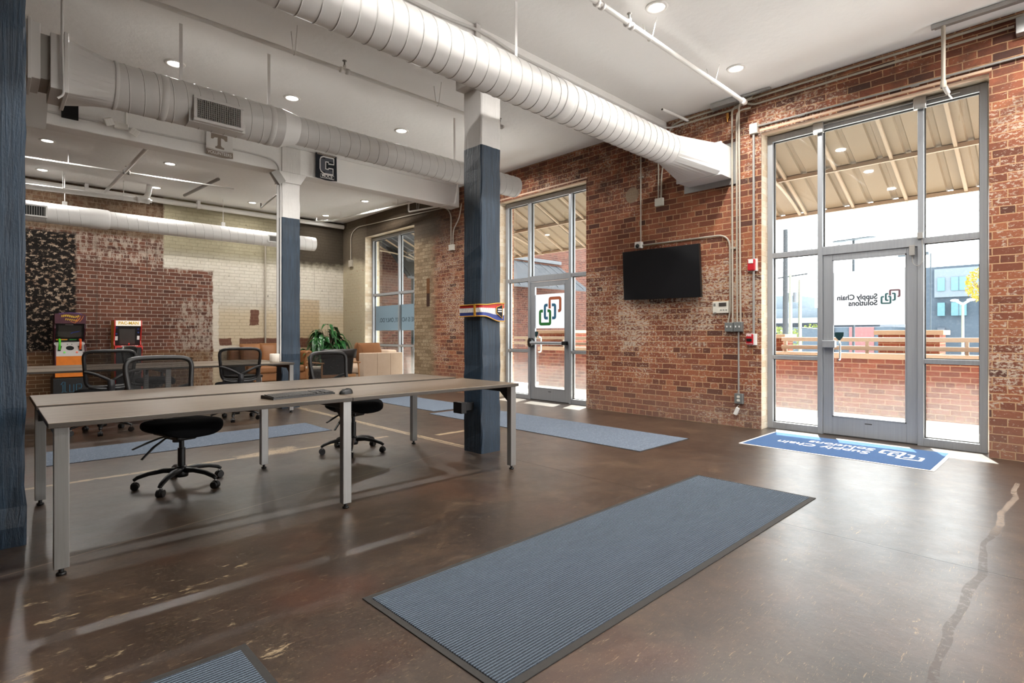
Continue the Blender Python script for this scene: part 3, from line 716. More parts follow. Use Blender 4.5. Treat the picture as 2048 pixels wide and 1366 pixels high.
def strap(mb, x, cy, cz, r, mi=0, w_=0.03):
    mb.box(x - w_ / 2, x + w_ / 2, cy - 0.002, cy + 0.002, cz + r - 0.01, CZ + 0.0, mi)
def grille(root, off, x0, x1, y, z0, z1, depth, bars, cross=True, nm='grille'):
    mb = MB(off); b = 0.028
    mb.box(x0, x1, y, y + depth, z0, z0 + b, 0, 0.003); mb.box(x0, x1, y, y + depth, z1 - b, z1, 0, 0.003)
    mb.box(x0, x0 + b, y, y + depth, z0 + b, z1 - b, 0, 0.003); mb.box(x1 - b, x1, y, y + depth, z0 + b, z1 - b, 0, 0.003)
    mb.box(x0 + b, x1 - b, y + 0.02, y + 0.024, z0 + b, z1 - b, 1)
    for i in range(bars):
        x = x0 + b + (x1 - x0 - 2 * b) * (i + 0.5) / bars; mb.box(x - 0.0035, x + 0.0035, y + 0.004, y + 0.02, z0 + b, z1 - b, 2)
    if cross:
        for i in range(9):
            z = z0 + b + (z1 - z0 - 2 * b) * (i + 0.5) / 9; mb.box(x0 + b, x1 - b, y + 0.008, y + 0.016, z - 0.0025, z + 0.0025, 2)
    return mb.build(nm, ['duct', 'grille_dark', 'conduit_grey'], root)
# big duct of the near bay
t1 = thing('spiral_duct', 'largest white spiral duct running overhead to the brick wall', 'duct', (3.5, 3.55, 3.475))
Y1, Z1, R1 = 3.55, 3.475, 0.188
mb = MB(t1.location); mb.cyl((-1.2, Y1, Z1), (6.05, Y1, Z1), R1, sides=40, caps=False); mb.lathe([(R1 + .004, 3.95), (R1 + .007, 3.96), (R1 + .007, 4.06), (R1 + .004, 4.07)], (0, Y1, Z1), 40, 0, True, 'x'); mb.build('duct_tube', 'duct_white', t1)
mb = MB(t1.location); helix(mb, -1.2, 6.05, Y1, Z1, R1, 0.128, 0); mb.build('spiral_seam', 'duct', t1)
mb = MB(t1.location); rect_round(mb, 6.62, 6.05, Y1, Z1, R1, 0.30, 0.20, 3.435, 3.40); mb.box(6.62, 6.94, 3.135, 3.735, 3.20, 3.60); mb.box(6.615, 6.64, 3.125, 3.745, 3.19, 3.61, 0, 0.004); mb.build('end_box', 'duct_white', t1)
mb = MB(t1.location)
for q in ((3.06, 3.80, 3.125, 3.20), (3.06, 3.80, 3.60, 3.665), (3.06, 3.135, 3.20, 3.60), (3.735, 3.80, 3.20, 3.60)): mb.box(6.93, 6.955, *q)
mb.build('wall_flange', 'galv', t1)
for x in (0.6, 3.45): mb = MB(t1.location); strap(mb, x, Y1, Z1, R1); mb.build('hanger_strap', 'duct_white', t1)
# duct of the middle bay with its reducer and grille
t2 = thing('spiral_duct', 'white spiral duct with side grille and a reducer below the pennants', 'duct', (2.0, 6.05, 3.43))
Y2 = 6.05
mb = MB(t2.location); mb.cyl((0.80, Y2, 3.432), (2.28, Y2, 3.432), 0.204, sides=40, caps=False)
mb.lathe([(0.209, 0.80), (0.212, 0.81), (0.206, 0.83)], (0, Y2, 3.432), 40, 0, True, 'x')
for x in (1.18, 2.16): mb.lathe([(0.204, x - .03), (0.2085, x - .025), (0.2085, x + .025), (0.204, x + .03)], (0, Y2, 3.432), 40, 0, True, 'x')
mb.build('duct_tube', 'duct', t2)
mb = MB(t2.location); n = 40
A = [(2.28, Y2 + 0.206 * math.cos(2 * PI * k / n), 3.432 + 0.206 * math.sin(2 * PI * k / n)) for k in range(n)]
B = [(2.46, Y2 + 0.157 * math.cos(2 * PI * k / n), 3.455 + 0.157 * math.sin(2 * PI * k / n)) for k in range(n)]
mb.raw(A + B, [(k, (k + 1) % n, n + (k + 1) % n, n + k) for k in range(n)], 0, True); mb.build('reducer', 'duct_white', t2)
mb = MB(t2.location); mb.cyl((2.46, Y2, 3.455), (5.86, Y2, 3.455), 0.154, sides=36, caps=True); mb.build('narrow_tube', 'duct', t2)
mb = MB(t2.location); helix(mb, 0.84, 2.26, Y2, 3.432, 0.204, 0.115, 0, 0.005); helix(mb, 2.48, 5.86, Y2, 3.455, 0.154, 0.125, 0, 0.0045); mb.build('spiral_seam', 'duct', t2)
mb = MB(t2.location); rect_round(mb, 0.47, 0.80, Y2, 3.432, 0.204, 0.22, 0.225, Y2, 3.43); mb.build('transition', 'duct', t2)
mb = MB(t2.location); mb.box(0.36, 0.47, 5.83, 6.27, 3.205, 3.655, 0, 0.004); mb.box(0.445, 0.475, 5.80, 6.30, 3.18, 3.68, 0, 0.005); mb.box(-1.4, 0.30, 5.86, 6.24, 3.26, 3.72, 0, 0.004); mb.box(0.22, 0.245, 5.84, 6.26, 3.24, 3.74, 0, 0.004); mb.box(0.30, 0.37, 5.875, 6.225, 3.275, 3.64, 1); mb.build('supply_box', ['duct', 'conduit_grey'], t2)
mb = MB(t2.location); mb.tube(fillet([(0.43, 5.785, 4.19), (0.43, 5.785, 3.70), (0.44, 5.785, 3.15), (0.40, 5.78, 3.11)], 0.05), 0.009, 8); mb.build('clamp_rod', 'duct', t2)
for x in (1.342, 2.171, 4.679): mb = MB(t2.location); strap(mb, x, Y2, 3.44, 0.19 if x < 2.3 else 0.15); mb.build('hanger_strap', 'duct_white', t2)
g = grille(t2, t2.location, 1.40, 1.845, 5.825, 3.225, 3.462, 0.05, 24)
mb = MB(t2.location); mb.prism([(1.37, 5.875), (1.875, 5.875), (1.86, 6.0), (1.385, 6.0)], 3.22, 3.465, lambda a, b, t_: (a, b, t_)); mb.build('grille_saddle', 'duct', t2)
# far duct along the painted wall
t3 = thing('spiral_duct', 'smallest spiral duct hanging along the painted far wall', 'duct', (2.5, 13.2, 3.43))
Y3, Z3 = 13.2, 3.428
mb = MB(t3.location); mb.cyl((-1.5, Y3, Z3), (1.40, Y3, Z3), 0.185, sides=32, caps=False); mb.lathe([(0.187, 1.38), (0.19, 1.40), (0.19, 1.66), (0.176, 1.70)], (0, Y3, Z3), 32, 0, True, 'x'); mb.cyl((1.68, Y3, Z3), (5.83, Y3, Z3), 0.168, sides=32); mb.build('duct_tube', 'duct_white', t3)
mb = MB(t3.location); helix(mb, -1.4, 1.38, Y3, Z3, 0.185, 0.17, 0, 0.005, 20); helix(mb, 1.72, 5.82, Y3, Z3, 0.168, 0.17, 0, 0.005, 20); mb.build('spiral_seam', 'duct', t3)
grille(t3, t3.location, 0.30, 0.76, 12.98, 3.30, 3.52, 0.06, 12, False); grille(t3, t3.location, 4.66, 5.10, 13.01, 3.33, 3.50, 0.05, 22, False)
for x in (1.02, 3.75): mb = MB(t3.location); mb.cyl((x, Y3, Z3 + 0.16), (x, Y3, CZ), 0.006, sides=6); mb.box(x - 0.035, x + 0.035, Y3 - 0.03, Y3 + 0.03, Z3 + 0.165, Z3 + 0.25); mb.build('hanger_rod', 'pipe_white', t3)
# square trunk box below the supply box, against the beam
mb = MB((0.0, 8.6, 4.0)); mb.prism([(8.81, 3.70), (8.81, 4.19), (8.35, 4.19), (8.35, 4.02)], -1.4, 0.50, lambda a, b, t_: (t_, a, b)); tag(mb.build('trunk_box', 'duct'), 'pale sloped sheet metal box against the beam by the left column', 'duct box')

# ================================================================ pipes under the ceiling
def vhanger(mb, x, y, z, r, mi=0, along='x'):
    for s_ in (-1, 1): mb.tube([(x, y + s_ * 0.075, CZ), (x, y + s_ * (r + 0.004), z)], 0.004, 6, mi)
    mb.tube([(x, y - r - 0.004, z), (x, y - r * 0.6, z - r * 0.9), (x, y, z - r - 0.004), (x, y + r * 0.6, z - r * 0.9), (x, y + r + 0.004, z)], 0.004, 6, mi)
def sprinkler(mb, x, y, z, r, mi=0, mh=1, upd=1):
    mb.lathe([(r * 1.0, -0.055), (r * 1.45, -0.05), (r * 1.45, -0.02), (r * 1.2, -0.02), (r * 1.2, 0.02), (r * 1.45, 0.02), (r * 1.45, 0.05), (r, 0.055)], (x, y, z), 14, mi, True, 'x')
    mb.cyl((x, y, z), (x, y, z + upd * 0.055), r * 0.8, sides=10, mi=mi); mb.cyl((x, y, z + upd * 0.055), (x, y, z + upd * 0.10), 0.009, sides=8, mi=mh); mb.lathe([(0.0, 0.10), (0.022, 0.10), (0.022, 0.106), (0.0, 0.106)], (x, y, z), 12, mh)
p1 = thing('sprinkler_pipe', 'white sprinkler pipe between the big duct and the nearer window', 'pipe', (5, 2.88, 4.03))
mb = MB(p1.location); mb.cyl((2.2, 2.88, 4.03), (6.66, 2.86, 4.03), 0.024, sides=14); mb.lathe([(0.0, 6.60), (0.034, 6.60), (0.034, 6.69), (0.0, 6.69)], (0, 2.86, 4.03), 14, 0, True, 'x'); mb.build('pipe_run', 'pipe_white', p1)
for x in (4.586, 5.883): mb = MB(p1.location); vhanger(mb, x, 2.875, 4.03, 0.024); mb.build('pipe_hanger', 'pipe_white', p1)
for x in (3.80, 4.25): mb = MB(p1.location); sprinkler(mb, x, 2.88, 4.03, 0.024); mb.build('sprinkler_head', ['pipe_white', 'conduit_grey'], p1)
p2 = thing('sprinkler_pipe', 'white sprinkler pipe between the big duct and the grilled duct', 'pipe', (3, 5.37, 3.96))
mb = MB(p2.location); mb.cyl((-1.0, 5.37, 3.96), (4.93, 5.37, 3.96), 0.021, sides=12); mb.build('pipe_run', 'pipe_white', p2)
for x in (0.9, 2.17, 3.9): mb = MB(p2.location); vhanger(mb, x, 5.37, 3.96, 0.021); mb.build('pipe_hanger', 'pipe_white', p2)
for x in (2.70, 4.92): mb = MB(p2.location); sprinkler(mb, x, 5.37, 3.96, 0.021); mb.build('sprinkler_head', ['pipe_white', 'conduit_grey'], p2)
p3 = thing('sprinkler_pipe', 'white pipe crossing the far bay with a branch toward the wall', 'pipe', (1.65, 11.2, 4.0))
mb = MB(p3.location); mb.tube([(-0.6, 11.62, 3.99), (1.70, 11.35, 3.97), (3.36, 11.17, 3.96)], 0.014, 10); mb.cyl((1.72, 9.6, 4.0), (1.62, 13.4, 3.96), 0.028, sides=12); mb.build('pipe_run', 'pipe_white', p3)
mb = MB(p3.location); sprinkler(mb, 1.70, 11.35, 3.97, 0.026); mb.build('pipe_fitting', ['conduit_grey', 'conduit_grey'], p3)
for x in (0.93,): mb = MB(p3.location); mb.cyl((x, 11.44, 3.98), (x, 11.44, CZ), 0.006, sides=6); mb.build('pipe_hanger', 'pipe_white', p3)
p4 = thing('drain_pipe', 'thick white plastic drain pipe with elbow below the far ceiling', 'pipe', (1.2, 13.0, 3.85))
mb = MB(p4.location); mb.cyl((-1.0, 13.02, 3.80), (2.33, 13.0, 3.875), 0.05, sides=18); mb.lathe([(0.0, 2.10), (0.058, 2.10), (0.058, 2.16), (0.052, 2.17), (0.052, 2.26), (0.058, 2.27), (0.058, 2.33), (0.03, 2.34), (0.03, 2.37), (0, 2.37)], (0, 13.0, 3.873), 18, 0, True, 'x')
mb.tube(fillet([(2.08, 13.0, 3.86), (2.30, 13.0, 3.93), (2.33, 13.0, 4.19)], 0.2), 0.052, 16); mb.build('pipe_run', 'pipe_white', p4)
for x in (0.98, 1.90): mb = MB(p4.location); mb.cyl((x, 13.0, 3.86), (x, 13.0, CZ), 0.007, sides=6); mb.lathe([(0.054, x - .015), (0.056, x), (0.054, x + .015)], (0, 13.0, 3.85 + 0.0225 * x - 0.025), 16, 0, True, 'x'); mb.build('pipe_hanger', 'pipe_white', p4)
p5 = thing('ceiling_pipe', 'long white pipe along the top of the painted far wall', 'pipe', (3, 13.75, 4.05))
mb = MB(p5.location); mb.cyl((-1.0, 13.78, 4.08), (6.9, 13.78, 4.08), 0.055, sides=16); mb.build('pipe_run', 'pipe_white', p5)
for x in (1.4, 3.4, 5.2): mb = MB(p5.location); mb.box(x - 0.03, x + 0.03, 13.715, 13.84, 4.02, 4.195); mb.build('pipe_hanger', 'white', p5)
p6 = thing('sprinkler_pipe', 'white pipe running toward the far corner above the sofa window', 'pipe', (6.4, 11.5, 4.0))
mb = MB(p6.location); mb.tube(fillet([(5.9, 13.25, 4.10), (5.9, 13.25, 4.02), (6.18, 12.9, 4.02), (6.62, 9.2, 4.02)], 0.05), 0.022, 12); mb.build('pipe_run', 'pipe_white', p6)
for k, y in enumerate((12.6, 10.4)): mb = MB(p6.location); mb.cyl((6.18 + (12.9 - y) * 0.119, y, 4.02), (6.18 + (12.9 - y) * 0.119, y, CZ), 0.006, sides=6); mb.build('pipe_hanger', 'pipe_white', p6)
p7 = thing('sprinkler_pipe', 'white pipe looping under the end of the pennant beam', 'pipe', (6.6, 9.3, 3.85))
mb = MB(p7.location); mb.tube(fillet([(6.6, 10.15, 4.19), (6.6, 10.15, 3.86), (6.6, 8.52, 3.76), (6.62, 8.45, 4.19)], 0.05), 0.019, 12); mb.build('pipe_run', 'pipe_white', p7)
mb = MB(p7.location); vhanger(mb, 6.6, 9.8, 3.845, 0.02); mb.build('pipe_hanger', 'pipe_white', p7)
p8 = thing('ceiling_strut', 'short grey pipe at the ceiling left of the far column', 'pipe', (3, 12.5, 4.0))
mb = MB(p8.location); mb.cyl((3.10, 11.2, 4.10), (2.95, 13.0, 4.10), 0.03, sides=10); mb.build('pipe_run', 'conduit_grey', p8)
p9 = thing('ceiling_strut', 'thin grey pipe at the ceiling touching the far column', 'pipe', (4, 11.5, 4.0))
mb = MB(p9.location); mb.tube([(4.35, 12.6, 4.10), (4.35, 12.6, 4.0), (3.95, 9.3, 4.0)], 0.016, 8); mb.build('pipe_run', 'conduit_grey', p9)
# conduit and pull box on the front of the pennant beam by the column
p10 = thing('cable_conduit', 'bent grey conduit with pull elbow beside the far column top', 'conduit', (3.3, 8.79, 3.7))
mb = MB(p10.location); mb.tube(fillet([(0.5, 8.80, 3.93), (2.9, 8.80, 3.965), (3.30, 8.79, 3.93), (3.335, 8.79, 3.5), (3.335, 8.80, 0.76)], 0.16, 8), 0.014, 8); mb.tube([(3.305, 8.83, 3.62), (3.305, 8.83, 0.76)], 0.02, 8); mb.build('conduit_run', 'duct', p10)
mb = MB(p10.location); mb.prism([(3.17, 3.72), (3.28, 3.78), (3.40, 3.62), (3.30, 3.55)], 8.74, 8.81, lambda a, b, t_: (a, t_, b)); mb.build('pull_elbow', 'conduit_grey', p10)
# conduit clipped to the near beam above the big duct
mb = MB((3, 4.05, 4.1)); mb.tube(fillet([(-0.5, 4.06, 4.10), (3.0, 4.06, 4.10), (3.5, 4.045, 4.14), (3.9, 4.06, 4.09), (6.7, 4.06, 4.085), (6.9, 4.02, 4.08), (6.92, 3.8, 4.09)], 0.2), 0.014, 8); mb.box(3.40, 3.455, 4.05, 4.085, 4.06, 4.195)
tag(mb.build('beam_conduit', 'duct'), 'painted conduit clipped on the beam above the big duct', 'conduit')
mb = MB((6.5, 3.78, 4.15)); mb.cyl((6.36, 3.80, 4.13), (6.95, 3.755, 4.13), 0.02, sides=12); mb.cyl((6.355, 3.80, 4.13), (6.362, 3.80, 4.13), 0.012, sides=10, mi=1)
tag(mb.build('pipe_stub', ['pipe_white', 'dark_hole']), 'short open white pipe stub from the brick wall at the ceiling', 'pipe')

# ================================================================ recessed lamps
def lamp_at(x, y, label, group, warm=(1.0, 0.97, 0.93)):
    root = thing('recessed_light', label, 'ceiling light', (x, y, CZ), 0, group)
    mb = MB(); mb.lathe([(0.070, -0.002), (0.075, -0.012), (0.100, -0.010), (0.104, -0.001), (0.100, 0.0)], (0, 0, 0), 28, 0); mb.build('lamp_trim', 'lamp_trim', root)
    mb = MB(); mb.lathe([(0.0, -0.006), (0.072, -0.004)], (0, 0, 0), 24, 0); mb.build('lens', 'lens', root)
    L = bpy.data.lights.new('bulb', 'AREA'); L.shape = 'DISK'; L.size = 0.14; L.energy = LAMP_W * (0.4 if y > 12 else 1.0); L.color = warm; L.spread = R(160)
    lo = bpy.data.objects.new('bulb', L); C.objects.link(lo); lo.parent = root; lo.location = (0, 0, -0.02)
G1, G2, G3 = 'lights of the near bay', 'lights of the middle bay', 'lights of the far bay'
lamp_at(4.44, 2.71, 'round recessed light at the top edge between the near sprinkler pipe and the door wall', G1)
lamp_at(6.11, 2.71, 'round recessed light just above the end of the near sprinkler pipe', G1)
for x in (2.75, 1.05): lamp_at(x, 2.71, 'recessed light of the near row above the frame of the photo', G1)
for x in (1.05, 2.75, 4.44, 6.11): lamp_at(x, 0.2, 'recessed light of the near row above the frame of the photo', G1)
for x, y, l in ((1.49, 6.98, 'recessed light by the hanger strap left of the duct grille'), (2.785, 6.96, 'recessed light above the reducer of the grilled duct'), (4.40, 6.96, 'recessed light left of the belted column top'),
                (5.95, 6.96, 'recessed light of the middle bay hidden behind the belted column')): lamp_at(x, y, l, G2)
for x, y, l in ((0.65, 11.12, 'recessed light under the beam, leftmost of the first far row'), (2.30, 11.12, 'recessed light below the first pennant beside the crossing pipe'), (6.12, 11.19, 'recessed light seen under the beam right of the dark pennant'),
                (4.22, 11.15, 'recessed light of the first far row hidden by the far column'),
                (0.70, 13.15, 'recessed light above the thick drain pipe at the left'), (2.47, 13.12, 'recessed light right above the drain pipe elbow'), (4.335, 13.09, 'recessed light just left of the far column top'), (6.14, 13.22, 'recessed light near the sooty far corner')): lamp_at(x, y, l, G3)

# ================================================================ conduits and boxes on the brick wall
def run(name, pts, r, mat, label, rad=0.1, cat='conduit', clips=()):
    P = [Vector(p) for p in pts]; c = P[0]
    mb = MB(c); mb.tube(fillet(pts, rad, 7) if len(pts) > 2 else pts, r, 10)
    for q in clips:
        q = Vector(q); mb.box(q.x - 0.004, WX + 0.004, q.y - 0.035, q.y + 0.035, q.z - 0.012, q.z + 0.012)
    return tag(mb.build(name, mat), label, cat)
K = WX - 0.022
run('conduit', [(K, 4.495, 4.12), (K, 4.495, 2.54)], 0.011, 'conduit', 'vertical conduit coming down to the small camera above the television', clips=[(K, 4.495, 3.5)])
run('conduit', [(K, 4.22, 3.85), (K, 4.20, 3.55), (K, 4.203, 3.135)], 0.011, 'conduit', 'left one of two conduits entering the small box below the big duct', 0.1)
run('conduit', [(K, 4.06, 3.85), (K, 4.15, 3.52), (K, 4.16, 3.135)], 0.011, 'conduit', 'right one of two conduits entering the small box below the big duct', 0.15)
run('conduit', [(K, 4.46, 2.495), (K, 3.155, 2.485), (K, 3.152, 1.48), (K, 3.180, 1.34)], 0.012, 'conduit', 'conduit running over the television and bending down to the switches', 0.18)
run('conduit', [(K - 0.03, 2.95, 4.115), (K - 0.03, 3.114, 4.10), (K - 0.03, 3.114, 3.7), (K - 0.012, 3.114, 1.34)], 0.012, 'conduit', 'tall conduit nearest the television from ceiling to switch boxes', 0.14, clips=[(K, 3.114, 2.3)])
run('conduit', [(K - 0.03, 2.88, 4.03), (K - 0.03, 3.045, 4.04), (K - 0.03, 3.055, 3.9), (K - 0.012, 3.055, 1.34)], 0.012, 'conduit', 'tall conduit at the middle of the three over the switch boxes', 0.14)
run('conduit', [(K - 0.06, 2.85, 4.14), (K - 0.06, 3.01, 4.13), (K - 0.06, 3.012, 3.9), (K - 0.012, 3.012, 1.34)], 0.012, 'conduit', 'tall conduit nearest the door of the three over the switch boxes', 0.1)
run('conduit', [(K, 3.042, 1.25), (K, 3.042, 0.42)], 0.011, 'conduit_grey', 'grey conduit from the switch boxes down to the low outlet')
run('conduit', [(K, 2.852, 3.75), (K, 2.852, 1.15)], 0.014, 'conduit_grey', 'grey conduit passing the fire strobe down to the fire pull box')
run('conduit', [(K, 2.83, 3.785), (K, 0.0, 3.765)], 0.011, 'conduit_grey', 'bright conduit just above the lintel of the nearer window', clips=[(K, 2.3, 3.78), (K, 1.2, 3.77), (K, 0.95, 3.77)])
run('conduit', [(K, 4.05, 3.75), (K, 4.02, 4.10), (K, 3.86, 4.15), (K, 0.1, 4.15)], 0.013, 'conduit', 'upper one of two tan conduits under the ceiling over the doors', 0.12)
run('conduit', [(K, 3.9, 4.09), (K, 3.1, 4.085), (K, 2.95, 4.12), (K, 2.86, 4.07), (K, 0.44, 4.065)], 0.013, 'conduit', 'lower one of two tan conduits under the ceiling over the doors', 0.12)
mb = MB((6.85, 3.1, 4.17)); mb.box(6.80, 6.90, 3.02, 3.36, 4.13, 4.195, 0, 0.004); mb.box(6.84, 6.88, 2.62, 3.02, 4.165, 4.19)
tag(mb.build('cable_tray', 'galv'), 'small steel cable tray in the ceiling corner by the pipe end', 'cable tray')
mb = MB((K, 3.18, 4.0)); mb.box(K - 0.02, WX, 3.165, 3.20, 3.98, 4.06, 0, 0.006); mb.cyl((K - 0.01, 3.182, 3.94), (K - 0.01, 3.182, 3.99), 0.012, sides=10)
tag(mb.build('pipe_valve', 'brass'), 'small brass fitting on the brick below the cable tray', 'fitting')
mb = MB((K, 0.4, 4.05)); mb.box(WX - 0.10, WX, 0.30, 0.425, 3.96, 4.11, 0, 0.004); tag(mb.build('junction_box', 'galv'), 'steel box at the top right end of the tan conduit', 'junction box')
# strut under the ceiling with the drop pipe in front of the nearer window
ts = thing('drop_pipe', 'galvanised strut along the ceiling with pipe dropping before the window head', 'pipe', (6.64, 0.93, 4.0))
mb = MB(ts.location); mb.box(6.62, 6.66, -0.6, 1.02, 4.155, 4.195, 0, 0.003); mb.box(6.66, 6.70, -0.6, 1.0, 4.165, 4.195); mb.build('strut', 'galv', ts)
mb = MB(ts.location); mb.cyl((6.64, 0.925, 4.16), (6.64, 0.925, 3.57), 0.018, sides=12); mb.lathe([(0.024, 3.56), (0.026, 3.57), (0.026, 3.61), (0.02, 3.63)], (6.64, 0.925, 0), 12); mb.build('pipe_run', 'conduit', ts)
mb = MB(ts.location); mb.tube([(6.64, 0.925, 3.59), (6.72, 0.90, 3.525)], 0.02, 12); mb.tube([(6.72, 0.90, 3.525), (6.80, 0.90, 3.525), (7.12, 0.92, 3.60)], 0.008, 8); mb.build('sensor_head', 'white_plastic', ts)
def plate(name, y0, y1, z0, z1, d, mat, label, cat, bev=0.004, extra=None, em=None):
    root = thing(name, label, cat, (WX, (y0 + y1) / 2, (z0 + z1) / 2))
    mb = MB(root.location); mb.box(WX - d, WX + 0.003, y0, y1, z0, z1, 0, bev); mb.build('box_body', mat, root)
    if extra: extra(root, MB(root.location))
    return root
plate('junction_box', 2.80, 2.895, 3.70, 3.825, 0.055, 'beige_plastic', 'white square junction box at the upper corner of the nearer window', 'junction box')
plate('junction_box', 4.125, 4.25, 3.025, 3.135, 0.045, 'beige_plastic', 'small white junction box on the brick below the big duct end', 'junction box')
def camx(r, mb):
    mb.ball((WX - 0.075, 4.52, 2.485), 0.03, 0.03, 0.03); mb.build('camera_dome', 'black_plastic', r)
plate('security_camera', 4.465, 4.575, 2.45, 2.55, 0.07, 'white_plastic', 'small white security camera box above the television corner', 'camera', 0.012, camx)
def thx(r, mb):
    mb.box(WX - 0.034, WX - 0.03, 3.20, 3.30, 1.553, 1.60); mb.build('display', 'screen_off', r)
    m = MB(r.location); m.lathe([(0.0, 0), (0.022, 0), (0.022, 0.002), (0.0, 0.002)], (0, 0, 0), 16)
    m2 = MB(r.location)
    for k in range(6): m2.box(WX - 0.033, WX - 0.03, 3.345, 3.375, 1.56 + k * 0.006, 1.562 + k * 0.006)
    m2.build('speaker_slots', 'box_grey', r)
    for k in range(3): b_ = MB(r.location); b_.box(WX - 0.034, WX - 0.03, 3.19 + k * 0.035, 3.21 + k * 0.035, 1.50, 1.51); b_.build('button', 'box_grey', r)
    b_ = MB(r.location); b_.box(WX - 0.033, WX - 0.03, 3.335, 3.37, 1.472, 1.478); b_.build('maker_plate', 'box_grey', r)
plate('alarm_keypad', 3.172, 3.388, 1.463, 1.618, 0.03, 'beige_plastic', 'white alarm control panel with small grey display on the brick', 'control panel', 0.006, thx)
def swx(ys):
    def f(r, mb):
        for y in ys:
            mb.box(WX - 0.066, WX - 0.055, y - 0.005, y + 0.005, 1.275, 1.297)
        mb.build('toggle', 'white_plastic', r)
    return f
plate('switch_box', 3.105, 3.213, 1.222, 1.34, 0.055, 'box_grey', 'grey metal switch box, the one nearer the television', 'switch', 0.006, swx((3.13, 3.18)), 'twin switch boxes')
plate('switch_box', 2.985, 3.098, 1.222, 1.345, 0.055, 'box_grey', 'grey metal switch box, the one nearer the glass door', 'switch', 0.006, swx((3.02, 3.065)), 'twin switch boxes')
def outx(r, mb):
    for z in (0.345, 0.39): mb.prism(fil2([(-.018, -.015), (.018, -.015), (.018, .015), (-.018, .015), (-.018, -.015)], .012)[:-1], -0.052, -0.044, lambda a, b, t_: (WX + t_, 3.036 + a, z + b))
    mb.build('socket', 'beige_plastic', r)
plate('outlet_box', 2.98, 3.09, 0.30, 0.43, 0.045, 'box_grey', 'grey metal outlet box low on the brick wall', 'outlet box', 0.006, outx)
mb = MB((WX, 3.07, 0.2)); m_ = Matrix.Translation((WX - 0.02, 3.07, 0.20)) @ Matrix.Rotation(R(24), 4, 'X')
mb.box(-0.018, 0.022, -0.022, 0.022, -0.05, 0.05, 0, 0.006, 2, m_); mb.tube([(WX - 0.01, 3.07, 0.25), (WX + 0.0, 3.05, 0.28)], 0.004, 6)
tag(mb.build('door_sensor', 'white_plastic'), 'tilted white plastic sensor low on the wall below the outlet', 'sensor')
def fs(r, mb):
    mb.box(WX - 0.062, WX - 0.045, 2.845, 2.905, 2.075, 2.125, 0, 0.006); mb.build('strobe_lens', 'white_plastic', r)
    m = MB(r.location); m.box(WX - 0.03, WX + 0.002, 2.808, 2.925, 1.98, 2.135, 0, 0.003); m.build('back_box', 'white_plastic', r)
plate('fire_strobe', 2.825, 2.92, 1.985, 2.13, 0.055, 'red', 'red fire alarm strobe with white lens beside the nearer window', 'fire alarm', 0.012, fs)
def fp(r, mb):
    mb.box(WX - 0.066, WX - 0.055, 2.86, 2.925, 1.10, 1.135, 0, 0.003); mb.build('pull_bar', 'dark_plastic', r)
    m = MB(r.location); m.box(WX - 0.045, WX + 0.002, 2.815, 2.93, 1.05, 1.195, 0, 0.003); m.build('back_box', 'white_plastic', r)
    text('lettering', 'FIRE', 0.036, 'white_ink', r, (-0.056, 0.042, 0.04), (0, -1, 0), (0, 0, 1), 0.0006, 'LEFT', 0.0008, 1.0)
    text('lettering', 'PULL DOWN', 0.013, 'white_ink', r, (-0.056, 0.04, -0.058), (0, -1, 0), (0, 0, 1), 0.0006)
plate('fire_pull', 2.845, 2.935, 1.055, 1.19, 0.055, 'red', 'red fire alarm pull box with white lettering', 'fire alarm', 0.008, fp)
# television
tv = thing('television', 'black flat screen television hung on the brick wall', 'television', (6.86, 4.13, 2.05))
A = [(6.835, 4.752, 2.412), (6.805, 3.520, 2.395), (6.815, 3.497, 1.682), (6.845, 4.735, 1.698)]
def tvq(dx, sh): 
    c = sum((Vector(a) for a in A), Vector()) / 4
    return [c + (Vector(a) - c) * sh + Vector((dx, 0, 0)) for a in A]
mb = MB(tv.location); q0 = tvq(0, 1); q1 = tvq(0.045, 1); mb.raw(q0 + q1, [(0, 1, 2, 3), (7, 6, 5, 4), (0, 4, 5, 1), (1, 5, 6, 2), (2, 6, 7, 3), (3, 7, 4, 0)]); mb.build('tv_case', 'black_plastic', tv)
mb = MB(tv.location); q0 = tvq(-0.0015, 0.985); q1 = tvq(0.002, 0.985); mb.raw(q0 + q1, [(0, 1, 2, 3), (7, 6, 5, 4), (0, 4, 5, 1), (1, 5, 6, 2), (2, 6, 7, 3), (3, 7, 4, 0)]); mb.build('tv_screen', 'screen', tv)
mb = MB(tv.location); mb.box(6.85, 6.955, 4.0, 4.28, 1.9, 2.2); mb.build('wall_bracket', 'black_plastic', tv)
# conduits by the last window
run('conduit', [(K, 13.42, 3.0), (K, 13.42, 3.86), (K, 13.06, 3.99), (K, 9.25, 3.86), (K, 9.07, 3.7), (K, 9.07, 3.04)], 0.013, 'conduit', 'long tan conduit over the sofa window between two wall boxes', 0.2)
run('conduit', [(K, 8.72, 3.85), (K, 8.80, 3.55), (K, 9.0, 3.35), (K, 9.0, 3.04)], 0.012, 'conduit', 'short bent conduit under the end of the pennant beam', 0.12)
plate('junction_box', 8.97, 9.12, 2.93, 3.05, 0.05, 'beige_plastic', 'pale wall box under the end of the pennant beam', 'junction box')
plate('junction_box', 13.33, 13.51, 2.98, 3.16, 0.05, 'conduit', 'tan wall box beside the far corner', 'junction box')
mb = MB((4.895, FY, 2)); mb.tube([(4.895, FY - 0.03, 3.40), (4.895, FY - 0.03, 0.3)], 0.02, 8); tag(mb.build('conduit', 'conduit'), 'vertical pipe on the cream painted far wall', 'conduit')

